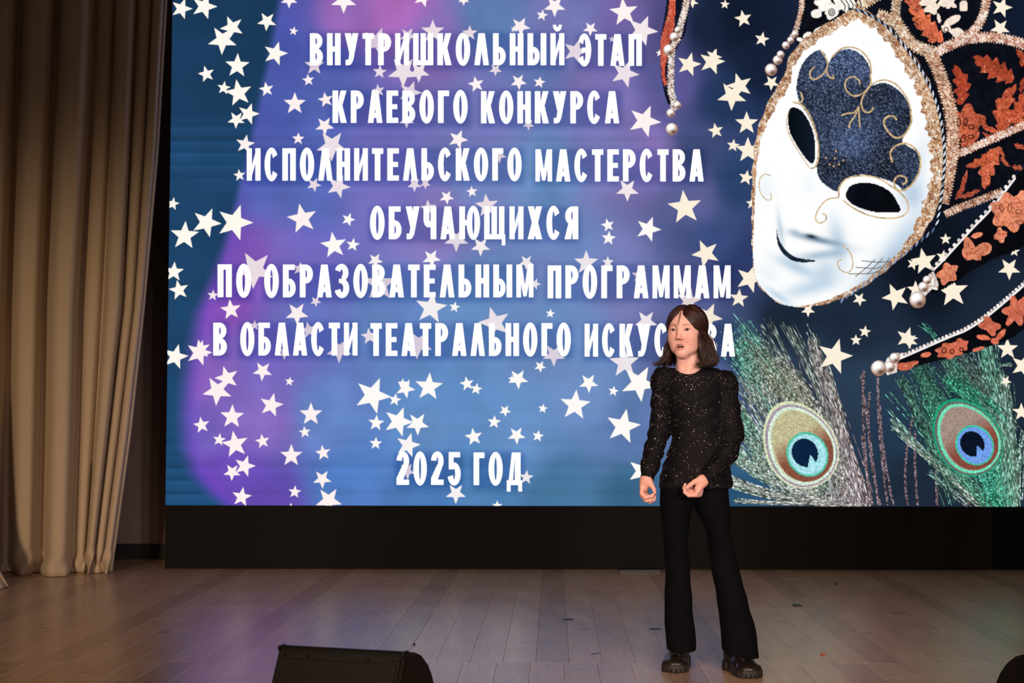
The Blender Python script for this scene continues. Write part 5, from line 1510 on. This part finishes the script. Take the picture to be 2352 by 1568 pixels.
# fingertips and knuckles a little redder
nh = len(HW)
C[nh:nh + len(hr[0]) + len(hl_[0])] *= np.array([1.0, 0.90, 0.88])
me = np_mesh('body', V, F); set_cols(me, C)
add_obj('body', me, M_SKIN, person, smooth=True)

# ---- eyes, teeth, tongue
def uv_sphere(c, r, nu=24, nv=16):
    """sphere with its pole along local y"""
    V, F = [], []
    for j in range(nv + 1):
        t = math.pi * j / nv
        for i in range(nu):
            p = 2 * math.pi * i / nu
            V.append((c[0] + r * math.sin(t) * math.cos(p), c[1] + r * math.cos(t), c[2] + r * math.sin(t) * math.sin(p)))
    for j in range(nv):
        for i in range(nu):
            F.append((j * nu + i, j * nu + (i + 1) % nu, (j + 1) * nu + (i + 1) % nu, (j + 1) * nu + i))
    return np.array(V), np.array(F)
def eye_mat():
    m, nt, b = new_mat('eye')
    a = nt.nodes.new('ShaderNodeVertexColor'); a.layer_name = 'Col'
    nt.links.new(a.outputs['Color'], b.inputs['Base Color'])
    b.inputs['Roughness'].default_value = 0.12
    return m
M_EYE = eye_mat()
for e in EYES:
    V, F = uv_sphere((0, 0, 0), ER, 36, 40)
    # gaze slightly towards the hall, left of the camera
    g = np.array([0.10, 1.0, 0.03]); g /= np.linalg.norm(g)
    cosang = (V @ g) / ER
    C = np.tile(lin(hx('e9ddd6')), (len(V), 1))
    C = tint(C, cosang > math.cos(0.56), lin(hx('3a1f14')))
    C = tint(C, cosang > math.cos(0.25), lin(hx('0a0605')))
    me = np_mesh('eye', h2w(V + np.array(e)), F); set_cols(me, C)
    add_obj('eye', me, M_EYE, person, smooth=True)
# upper and lower teeth as short arcs
M_TEETH = pbr('teeth_enamel', lin(hx('e9ddd0')).tolist() + [1.0], 0.3)
def arch(z0, z1, r, yc, half):
    V, F = [], []
    n = 14
    for i in range(n + 1):
        t = -half + 2 * half * i / n
        for rr, z in ((r, z0), (r, z1), (r - 0.004, z1), (r - 0.004, z0)):
            V.append((rr * math.sin(t), yc + rr * math.cos(t), z))
    for i in range(n):
        for k in range(4):
            F.append((i * 4 + k, i * 4 + (k + 1) % 4, (i + 1) * 4 + (k + 1) % 4, (i + 1) * 4 + k))
    return np.array(V), np.array(F)
V, F = arch(MZ + 0.0010, MZ + 0.0070, 0.019, 0.0505, 0.85)
add_obj('teeth', np_mesh('teeth', h2w(V), F), M_TEETH, person, smooth=False)
tf = Field((-0.02, 0.03, MZ - 0.015), (0.02, 0.085, MZ), 0.0016)
tf.ell((0, 0.058, MZ - 0.0066), (0.0110, 0.0130, 0.0034))
V, F = tf.mesh()
add_obj('tongue', np_mesh('tongue', h2w(V), F), pbr('tongue', lin(hx('c98a78')).tolist() + [1.0], 0.35), person, smooth=True)

# ---- hair: locks swept from the parting over the skull to the shoulders
def hair_mat():
    m, nt, b = new_mat('brown_hair')
    tc = nt.nodes.new('ShaderNodeNewGeometry')
    n = nt.nodes.new('ShaderNodeTexNoise'); n.inputs['Scale'].default_value = 60; n.inputs['Detail'].default_value = 3
    r = nt.nodes.new('ShaderNodeValToRGB')
    r.color_ramp.elements[0].position = 0.35; r.color_ramp.elements[0].color = hl('24130f')
    r.color_ramp.elements[1].position = 0.75; r.color_ramp.elements[1].color = hl('3e231b')
    nt.links.new(tc.outputs['Position'], n.inputs['Vector']); nt.links.new(n.outputs['Fac'], r.inputs['Fac']); nt.links.new(r.outputs['Color'], b.inputs['Base Color'])
    b.inputs['Roughness'].default_value = 0.38
    b.inputs['Specular IOR Level'].default_value = 0.45
    b.inputs['Anisotropic'].default_value = 0.4
    return m
M_HAIR = hair_mat()
SKC = np.array([0, -0.013, 0.020]); SKR = np.array([0.071, 0.087, 0.078])
hrng = np.random.default_rng(11)
HVs, HFs, hn = [], [], 0
def add_tube(pts, rad, sides=5):
    global hn
    V, F = tube_vf(pts, rad, sides, hn, cap=False)
    HVs.extend(V); HFs.extend(F); hn += len(V)
def lock(side, t, lay, jit):
    """t 0 at the face, 1 at the nape; lay 0 inner, 1 outer"""
    alpha = math.radians(33 - 123 * t + hrng.normal(0, 2.0))
    yr = 0.060 - 0.115 * t ** 0.9
    root = np.array([side * 0.0015, yr, SKC[2] + SKR[2] * math.sqrt(max(1 - ((yr - SKC[1]) / SKR[1]) ** 2, 0.02))])
    e = np.array([side * 0.0715 * math.cos(alpha), -0.013 + 0.090 * math.sin(alpha), -0.006 + 0.010 * t])
    d0 = (root - SKC) / SKR; d0 /= np.linalg.norm(d0)
    d1 = (e - SKC) / SKR; d1 /= np.linalg.norm(d1)
    om = math.acos(max(-1, min(1, float(d0 @ d1))))
    sc = 1.035 + 0.075 * lay
    P = []
    for i in range(9):
        q = i / 8
        d = (math.sin((1 - q) * om) * d0 + math.sin(q * om) * d1) / math.sin(om)
        lift = 1.0 + 0.030 * math.sin(q * math.pi)
        P.append(SKC + d * SKR * (sc if i else 1.02) * lift)
    E = P[-1]
    out = np.array([math.cos(alpha) * side, math.sin(alpha), 0.0])
    front = max(0.0, 1 - t * 2.2)
    zend = -0.116 - 0.020 * hrng.random() - 0.012 * t
    if side > 0:
        prof = [(-0.040, 0.004), (-0.070, 0.013), (-0.095, 0.023), (-0.115, 0.026), (-0.132, 0.016)]
    else:
        prof = [(-0.040, 0.000), (-0.065, 0.002), (-0.090, 0.004), (-0.110, 0.013), (-0.126, 0.026)]
    w = hrng.normal(0, 0.0022, 2)
    for k, (z, f) in enumerate(prof):
        zz = z * (zend / -0.130)
        wob = 0.0045 * math.sin(k * 1.6 + t * 18 + jit)
        inward = -0.012 * front * (k / 4) * (1 if side > 0 else 1.1)
        p = np.array([E[0], E[1], 0]) + out * (f * (0.55 + 0.75 * lay) + wob)
        p[1] += inward - 0.010 * front * k / 4
        p[0] += w[0] * k; p[1] += w[1] * k
        P.append(np.array([p[0], p[1], zz]))
    P = np.array(P)
    P = smooth_line(P, 22)
    r0 = 0.0019 + 0.0009 * hrng.random()
    rad = [r0 * (0.75 + 0.25 * min(1, i / 4)) * (1 - 0.70 * max(0, (i - 15) / 6)) for i in range(22)]
    return P, rad
NL = 560
for side in (-1, 1):
    for k in range(NL):
        t = (k + hrng.random()) / NL
        P, rad = lock(side, t, hrng.random() ** 0.7, hrng.random() * 1.5)
        add_tube(h2w(P), rad)
# flicked ends and stray hairs
for k in range(60):
    x0 = -0.082 + hrng.normal(0, 0.007); y0 = hrng.normal(0.0, 0.020)
    P = [(x0 + 0.010, y0, -0.045), (x0 + 0.008, y0, -0.080), (x0, y0, -0.108), (x0 - 0.010 - 0.010 * hrng.random(), y0 + 0.004, -0.126), (x0 - 0.026 - 0.016 * hrng.random(), y0 + 0.008, -0.132 + hrng.normal(0, 0.006)), (x0 - 0.034 - 0.016 * hrng.random(), y0 + 0.01, -0.126 + hrng.normal(0, 0.008))]
    add_tube(h2w(smooth_line(P, 18)), [0.0021 * math.sin(math.pi * min(1, (i + 1) / 8) / 2) * (1 - 0.85 * i / 17) for i in range(18)])
for k in range(150):                                          # big soft curl on her left side
    q = hrng.random(); x0 = 0.070 + 0.036 * q; y0 = hrng.normal(0.002, 0.020); c = hrng.normal(0, 0.004)
    P = [(0.070 + 0.004 * q, y0 * 0.8, -0.006 + c), (x0 - 0.004, y0, -0.034), (x0 + 0.006, y0 + 0.003, -0.062), (x0 + 0.015, y0 + 0.004, -0.090), (x0 + 0.013, y0 + 0.008, -0.114 + c), (x0 - 0.002, y0 + 0.014, -0.131 + c), (x0 - 0.020 - 0.008 * hrng.random(), y0 + 0.018, -0.134 + c * 1.5)]
    add_tube(h2w(smooth_line(P, 22)), [0.0025 * math.sin(math.pi * min(1, (i + 1) / 7) / 2) * (1 - 0.85 * i / 21) for i in range(22)])
for k in range(16):
    x0 = 0.084 + 0.02 * hrng.random(); y0 = hrng.normal(0, 0.02)
    P = [(x0 - 0.01, y0, -0.040), (x0 + 0.008, y0, -0.070), (x0 + 0.024, y0, -0.095), (x0 + 0.028 + hrng.normal(0, .006), y0, -0.118), (x0 + 0.018 + hrng.normal(0, .01), y0, -0.138)]
    add_tube(h2w(smooth_line(P, 14)), [0.0006] * 14, 4)
for dx in (0.0, 0.0012, -0.0012):                             # wisp over the forehead
    P = [(0.001, 0.066, 0.078), (0.002 + dx, 0.081, 0.055), (-0.001 + dx * 2, 0.0845, 0.036), (-0.008 + dx * 3, 0.0835, 0.018), (-0.012 + dx * 4, 0.084, 0.006)]
    add_tube(h2w(smooth_line(P, 16)), [0.0008 - 0.00004 * i for i in range(16)], 4)
# soft body of the hair under the locks
hm = Field((-0.125, -0.135, -0.145), (0.125, 0.06, 0.115), 0.0028)
hm.ell(SKC, SKR * 1.035)
hm.ell((0, -0.060, -0.050), (0.074, 0.048, 0.072), 0.03)
hm.ell((0.084, -0.004, -0.084), (0.030, 0.036, 0.048), 0.03)
hm.ell((-0.079, -0.006, -0.086), (0.018, 0.032, 0.044), 0.025)
hm.op((-.2, -.2, -.2), (.2, .2, .2), lambda X, Y, Z: 0.014 + 0.55 * np.clip(Z, 0, 0.1) - Y + 0 * X, 0.004, 'sub')
hm.op((-.06, -.06, -.2), (.06, .06, -.02), lambda X, Y, Z: np.maximum(np.abs(X) - 0.052 + 0 * Z, -0.05 - Y), 0.004, 'sub', pad=0)
mv, mf = hm.mesh()
ht = np.array(HVs); hfq = np.array(HFs)
V, F = join_vf([(ht, hfq), (h2w(mv), mf)])
me = np_mesh('hair', V, F)
add_obj('hair', me, M_HAIR, person, smooth=True)['label'] = 'shoulder-length dark brown hair parted in the middle'

# ---- blouse
bl = Field(gp(1448, 1135, -0.23), gp(1730, 832, 0.19), 0.0036)
ys_ = [1119, 1085, 1045, 1000, 960, 920, 885, 862, 850, 844]
cxs = [1593, 1594, 1596, 1598, 1595, 1591, 1590, 1589, 1587, 1585]
aw_ = [84, 80, 69, 58, 60, 66, 70, 70, 66, 58]
bd_ = [.118, .112, .096, .084, .086, .090, .088, .078, .066, .048]
bl.loft([zt(y) for y in ys_], [gp(x, 0)[0] for x in cxs], [GY + 0.004] * len(ys_), [pr(v) for v in aw_], bd_, 0.0, 2.25)
# sleeves with gathered puffs
armR = [gp(1521, 868, 0.0), gp(1518, 925, 0.012), gp(1514, 992, 0.022), gp(1501, 1036, -0.010), gp(1493, 1070, -0.035), gp(1485.5, 1099, DR + .002)]
bl.chain(armR, [pr(22), pr(21.5), pr(23.5), pr(22), pr(20), pr(15.5)], 0.016, 0.02)
bl.ell(gp(1520, 876, 0.0), (pr(23), 0.048, pr(32)), 0.02)
armL = [gp(1660, 880, 0.0), gp(1671, 935, -0.004), gp(1680, 995, -0.022), gp(1668, 1042, -0.062), gp(1643, 1079, -0.105), gp(1619.5, 1102, DL + .010)]
bl.chain(armL, [pr(27), pr(27), pr(28), pr(25), pr(20.5), pr(15.0)], 0.016, 0.02)
bl.ell(gp(1668, 886, 0.0), (pr(28), 0.056, pr(34)), 0.018)
# folds: across the sleeves, pleats under the puffs, drape at the waist
ax_ = gp(1593, 1000)[0]
def folds(X, Y, Z):
    zc = Z - zt(1000)
    xr_ = X - ax_
    arm = np.clip((np.abs(xr_ - 0.0) - 0.085) / 0.03, 0, 1)
    f = arm * (0.8 * np.sin(95 * Z + 42 * X + 3 * np.sin(30 * Y + 20 * X)) + 0.5 * np.sin(170 * Z - 70 * X + 2 * np.sin(40 * Y)))
    top = np.clip((Z - zt(935)) / 0.08, 0, 1)
    f = f + top * arm * 0.9 * np.sin(190 * X + 90 * Y + 20 * Z)
    body = (1 - arm)
    f = f + body * (0.7 * np.sin(70 * X + 14 * np.sin(9 * Z) + 3) * np.clip(0.35 + 2.0 * np.abs(zc), 0, 1) + 0.5 * np.sin(60 * Z + 25 * X + 2 * np.sin(20 * X)) * np.exp(-((zc + 0.06) / 0.08) ** 2))
    return f
bl.noise(0.0019, folds)
# neckline, cuffs, hem
bl.ell(gp(1579, 836, -0.02), (pr(34), 0.085, pr(28)), 0.006, 'sub')
def cut(f, p, nrm, r):
    p = np.array(p); nrm = np.array(nrm, float); nrm /= np.linalg.norm(nrm)
    def fn(X, Y, Z):
        d = (X - p[0]) * nrm[0] + (Y - p[1]) * nrm[1] + (Z - p[2]) * nrm[2]
        s_ = np.sqrt((X - p[0]) ** 2 + (Y - p[1]) ** 2 + (Z - p[2]) ** 2) - r
        return np.maximum(-d, s_)
    f.op(p - r, p + r, fn, 0.002, 'sub')
cR = gp(1485.5, 1099, DR + .002); dR = cR - gp(1493, 1070, -0.035)
cut(bl, cR, dR, 0.045)
cL = gp(1617, 1103, DL + .008); dL_ = cL - gp(1643, 1079, -0.105)
cut(bl, cL, dL_, 0.040)
blV, blF = bl.mesh()
def blouse_mat():
    m, nt, b = new_mat('black_sparkle_velvet')
    b.inputs['Base Color'].default_value = (0.0040, 0.0034, 0.0048, 1)
    b.inputs['Roughness'].default_value = 0.72
    b.inputs['Specular IOR Level'].default_value = 0.14
    b.inputs['Sheen Weight'].default_value = 0.015
    b.inputs['Sheen Roughness'].default_value = 0.35
    b.inputs['Sheen Tint'].default_value = (0.75, 0.65, 0.85, 1)
    g = nt.nodes.new('ShaderNodeNewGeometry')
    n = nt.nodes.new('ShaderNodeTexNoise'); n.inputs['Scale'].default_value = 900
    bp = nt.nodes.new('ShaderNodeBump'); bp.inputs['Strength'].default_value = 0.35; bp.inputs['Distance'].default_value = 0.001
    nt.links.new(g.outputs['Position'], n.inputs['Vector']); nt.links.new(n.outputs['Fac'], bp.inputs['Height']); nt.links.new(bp.outputs['Normal'], b.inputs['Normal'])
    return m
me = np_mesh('blouse', blV, blF)
blouse = add_obj('blouse', me, blouse_mat(), person, smooth=True)
blouse['label'] = 'black long-sleeved blouse with puffed shoulders and glitter'
# glitter: tiny tilted flakes all over the cloth
grng = np.random.default_rng(23)
tri = blV[blF]
cen = tri.mean(1)
nrm = np.cross(tri[:, 2] - tri[:, 0], tri[:, 3] - tri[:, 1]); ar = np.linalg.norm(nrm, axis=1); nrm /= np.maximum(ar, 1e-9)[:, None]
NGL = 4600
clump = 0.35 + vnoise(cen[:, 0] * 1000 + 300, cen[:, 2] * 1000, 34, 51) ** 2 * 2.0
pick = grng.choice(len(cen), NGL, p=ar * clump / (ar * clump).sum())
gpos = cen[pick] + nrm[pick] * 0.0012
gn = nrm[pick] + grng.normal(0, 0.45, (NGL, 3)); gn /= np.linalg.norm(gn, axis=1)[:, None]
u = np.cross(gn, grng.normal(0, 1, (NGL, 3))); u /= np.linalg.norm(u, axis=1)[:, None]
v = np.cross(gn, u)
sz = (0.00035 + 0.0011 * grng.random(NGL) ** 5)[:, None]
GV = np.stack([gpos - u * sz - v * sz, gpos + u * sz - v * sz, gpos + u * sz + v * sz, gpos - u * sz + v * sz], 1).reshape(-1, 3)
me = np_mesh('glitter', GV, np.arange(NGL * 4).reshape(-1, 4))
M_GLIT = pbr('silver_glitter', (0.80, 0.74, 0.72, 1), 0.35, metal=0.45, spec=0.8)
gl = add_obj('glitter', me, M_GLIT, blouse)
gl['kind'] = 'stuff'
# piping at the neckline
# ---- trousers
tr = Field(gp(1492, 1525, -0.16), gp(1765, 1085, 0.16), 0.0036)
def leg(f, ys, left, right, dys, b, grow=0.0, bottom=None):
    zs = [float(gp(1600, y, d)[2]) for y, d in zip(ys, dys)]
    cx = [float((gp(l, y, d)[0] + gp(r, y, d)[0]) / 2) for l, r, y, d in zip(left, right, ys, dys)]
    aw = [float((gp(r, y, d)[0] - gp(l, y, d)[0]) / 2) + grow for l, r, y, d in zip(left, right, ys, dys)]
    return zs, cx, [GY + d for d in dys], aw, [v + grow for v in b]
ly = [1100, 1154, 1215, 1270, 1319, 1360, 1400, 1465, 1522]
A = leg(tr, ly, [1518, 1515, 1521, 1525, 1528, 1527, 1526, 1530, 1536], [1594, 1592, 1581, 1582, 1586, 1588, 1591, 1597, 1599], [0, 0, .006, .012, .02, .03, .042, .058, .07], [.084, .086, .072, .064, .060, .060, .060, .064, .068])
tr.loft(*A, 0.0, 2.2)
ry = [1100, 1157, 1215, 1255, 1293, 1330, 1371, 1442, 1524]
B = leg(tr, ry, [1590, 1592, 1619, 1627, 1633, 1639, 1646, 1655, 1663], [1669, 1675, 1678, 1685, 1694, 1704, 1714, 1734, 1744], [0, 0, 0, -.004, -.009, -.014, -.020, -.030, -.040], [.084, .086, .072, .066, .063, .063, .064, .070, .076])
tr.loft(*B, 0.012, 2.2)
tr.noise(0.0013, lambda X, Y, Z: np.sin(60 * X + 5 * np.sin(11 * Z)) + 0.6 * np.sin(48 * Z + 30 * X + 20 * Y) + 0.8 * np.exp(-((Z - zt(1290)) / 0.05) ** 2) * np.sin(110 * Z + 30 * X))
# crease down the front of each leg, hollow flared hems
A2 = leg(tr, ly[6:], [1526, 1530, 1536], [1591, 1597, 1599], [.042, .058, .07], [.060, .064, .068], -0.009)
B2 = leg(tr, ry[6:], [1646, 1655, 1663], [1714, 1734, 1744], [-.020, -.030, -.040], [.064, .070, .076], -0.009)
tr.loft(*A2, 0.0, 2.2, 'sub'); tr.loft(*B2, 0.0, 2.2, 'sub')
def hem(f, p, nrm, lo, hi):
    p = np.array(p); nrm = np.array(nrm, float); nrm /= np.linalg.norm(nrm)
    f.op(lo, hi, lambda X, Y, Z: -((X - p[0]) * nrm[0] + (Y - p[1]) * nrm[1] + (Z - p[2]) * nrm[2]), 0.0, 'sub', pad=0)
xm = gp(1630, 1400)[0]
hem(tr, gp(1566, 1499, 0.0), (-0.02, 0.10, -1.0), gp(1490, 1530, -0.2), np.array([xm, GY + 0.2, zt(1440)]))
hem(tr, gp(1700, 1507, -0.10), (-0.19, 0.06, -1.0), np.array([xm + 0.004, GY - 0.2, zt(1535)]), gp(1770, 1440, 0.2))
V, F = tr.mesh()
M_TROU = pbr('black_trouser_cloth', (0.0026, 0.0027, 0.0038, 1), 0.88, spec=0.08, bump=(900, 0.2))
o = add_obj('trousers', np_mesh('trousers', V, F), M_TROU, person, smooth=True)
o['label'] = 'black flared trousers'

# ---- chunky lace-up shoes
M_LEATH = pbr('black_polished_leather', (0.013, 0.0095, 0.008, 1), 0.36, spec=0.45, bump=(260, 0.06))
M_SOLE = pbr('black_rubber_sole', (0.020, 0.015, 0.012, 1), 0.55, spec=0.4, bump=(300, 0.1))
M_LACE = pbr('black_laces', (0.030, 0.028, 0.027, 1), 0.6)
def shoe(toe_px, ang, mirror):
    """toe_px: photo pixel of the tip of the sole; ang: turn of the toe (+ to the photo's right)"""
    a = math.radians(ang)
    fwd = np.array([math.sin(a), -math.cos(a), 0.0]); lat = np.array([math.cos(a), math.sin(a), 0.0])
    tip = on_floor(*toe_px)
    SSC = 1.13
    org = tip - fwd * 0.118 * SSC                                   # local y=0.118 at the toe
    def l2w(P):
        P = np.asarray(P, float)
        return org + SSC * (P[..., 0:1] * lat + P[..., 1:2] * fwd) + P[..., 2:3] * np.array([0, 0, 1.06])
    W = lambda y: np.interp(y, [-.108, -.098, -.07, -.03, .02, .06, .09, .108, .118], [.010, .026, .037, .034, .042, .049, .046, .034, .012]).astype(np.float32)
    # upper
    f = Field((-0.065, -0.125, 0.0), (0.065, 0.125, 0.19), 0.0024)
    f.ell((0, 0.074, 0.030), (0.0455, 0.041, 0.0225))
    f.ell((0, 0.024, 0.038), (0.041, 0.056, 0.027), 0.012)
    f.ell((0, -0.060, 0.050), (0.037, 0.044, 0.042), 0.02)
    f.cone((0, 0.022, 0.048), (0, -0.044, 0.108), 0.018, 0.034, 0.03)
    f.cone((0, -0.050, 0.080), (0, -0.054, 0.130), 0.036, 0.034, 0.02)
    f.cone((0, 0.046, 0.053), (0, 0.006, 0.080), 0.009, 0.012, 0.010)           # tongue
    f.op((-.1, -.2, -.05), (.1, .2, .03), lambda X, Y, Z: Z + 0 * X + 0 * Y - 0.020, 0.0, 'sub', pad=0)
    V, F = f.mesh()
    up = add_obj('shoe', np_mesh('shoe', l2w(V), F), M_LEATH, person, loc=(org[0], org[1], 0.0), smooth=True)
    # platform sole with separate heel and tread notches
    g = Field((-0.065, -0.125, -0.004), (0.065, 0.130, 0.056), 0.0022)
    def fore(X, Y, Z):
        w = W(np.clip(Y, -.108, .118)) + 0.10 * (0.020 - Z) * 0 + 0 * Z
        top = 0.023 + 0.006 * np.clip((Y - 0.05) / 0.06, 0, 1)
        d = np.maximum(np.abs(X) - w, np.maximum(Y - 0.118, -0.004 - Y))
        return np.maximum(d, np.maximum(Z - top, 0.0005 - Z))
    g.op((-.06, -.01, 0), (.06, .12, .045), fore)
    def heel(X, Y, Z):
        w = W(np.clip(Y, -.108, .118)) + 0.004 - 0.06 * (Z - 0.02) * 0
        d = np.maximum(np.abs(X) - w - 0.05 * np.maximum(0.02 - Z, 0), np.maximum(Y + 0.036 + 0.25 * Z, -0.108 - Y))
        return np.maximum(d, np.maximum(Z - 0.036, 0.0005 - Z))
    g.op((-.06, -.11, 0), (.06, -.02, .045), heel, 0.0)
    def shank(X, Y, Z):
        w = W(np.clip(Y, -.108, .118)) - 0.002
        return np.maximum(np.maximum(np.abs(X) - w, np.abs(Y + 0.03) - 0.076), np.maximum(Z - 0.032, 0.018 - Z))
    g.op((-.06, -.11, .02), (.06, .05, .045), shank, 0.004)
    g.blur(1)
    for x in (-0.026, -0.009, 0.009, 0.026):
        g.op((x - .002, .095, -.01), (x + .002, .13, .016), lambda X, Y, Z, x=x: np.maximum(np.maximum(np.abs(X - x) - 0.0014, Z - 0.013), 0.104 - Y), 0.0, 'sub')
    for y in (0.02, 0.045, 0.07):
        for s in (-1, 1):
            g.op((s * .045 - .012, y - .003, -.01), (s * .045 + .012, y + .003, .016), lambda X, Y, Z, y=y, s=s: np.maximum(np.maximum(np.abs(Y - y) - 0.0018, Z - 0.012), 0.036 - s * X), 0.0, 'sub')
    V, F = g.mesh()
    V[:, 2] = np.maximum(V[:, 2], 0.0004)
    add_obj('sole', np_mesh('sole', l2w(V), F), M_SOLE, up, smooth=False)
    # seam around the toe cap, eyelet flaps, laces
    t = np.linspace(-1, 1, 25)
    seam = [(0.0450 * math.sin(q * 1.25), 0.052 + 0.014 * math.cos(q * 1.9), 0.0535 - 0.022 * abs(q) ** 1.8) for q in t]
    add_obj('toe_seam', py_mesh('toe_seam', *tube_vf([tuple(p) for p in l2w(seam)], 0.0016, 6)), M_LEATH, up)
    def top(y): return float(np.interp(y, [-.02, .0, .02, .04, .06, .07], [.112, .100, .084, .069, .058, .0535]))
    for k, y in enumerate((0.064, 0.050, 0.036, 0.022)):
        for s in (-1, 1):
            p = [(s * 0.024, y, top(y) - 0.012), (s * 0.012, y - 0.005, top(y - .005) + 0.002), (-s * 0.004, y - 0.011, top(y - .011) + 0.004), (-s * 0.022, y - 0.016, top(y - .016) - 0.010)]
            add_obj('lace', py_mesh('lace', *tube_vf([tuple(q) for q in l2w(smooth_line(p, 9))], 0.0019, 6)), M_LACE, up)
    for s in (-1, 1):
        p = [(0, 0.012, top(.012) + 0.004), (s * 0.020, 0.022, top(.022) + 0.012), (s * 0.034, 0.028, top(.028) + 0.000), (s * 0.022, 0.030, top(.03) - 0.002), (s * 0.004, 0.016, top(.016) + 0.003)]
        add_obj('lace_loop', py_mesh('lace_loop', *tube_vf([tuple(q) for q in l2w(smooth_line(p, 16))], 0.0017, 6)), M_LACE, up)
        p = [(s * 0.002, 0.014, top(.014) + 0.005), (s * 0.014, 0.032, top(.032) + 0.005), (s * 0.022, 0.048, top(.048) - 0.002)]
        add_obj('lace_end', py_mesh('lace_end', *tube_vf([tuple(q) for q in l2w(smooth_line(p, 10))], 0.0016, 6)), M_LACE, up)
    return up
shoe((1547, 1546), -13, 1)
shoe((1731, 1559), 13, -1)
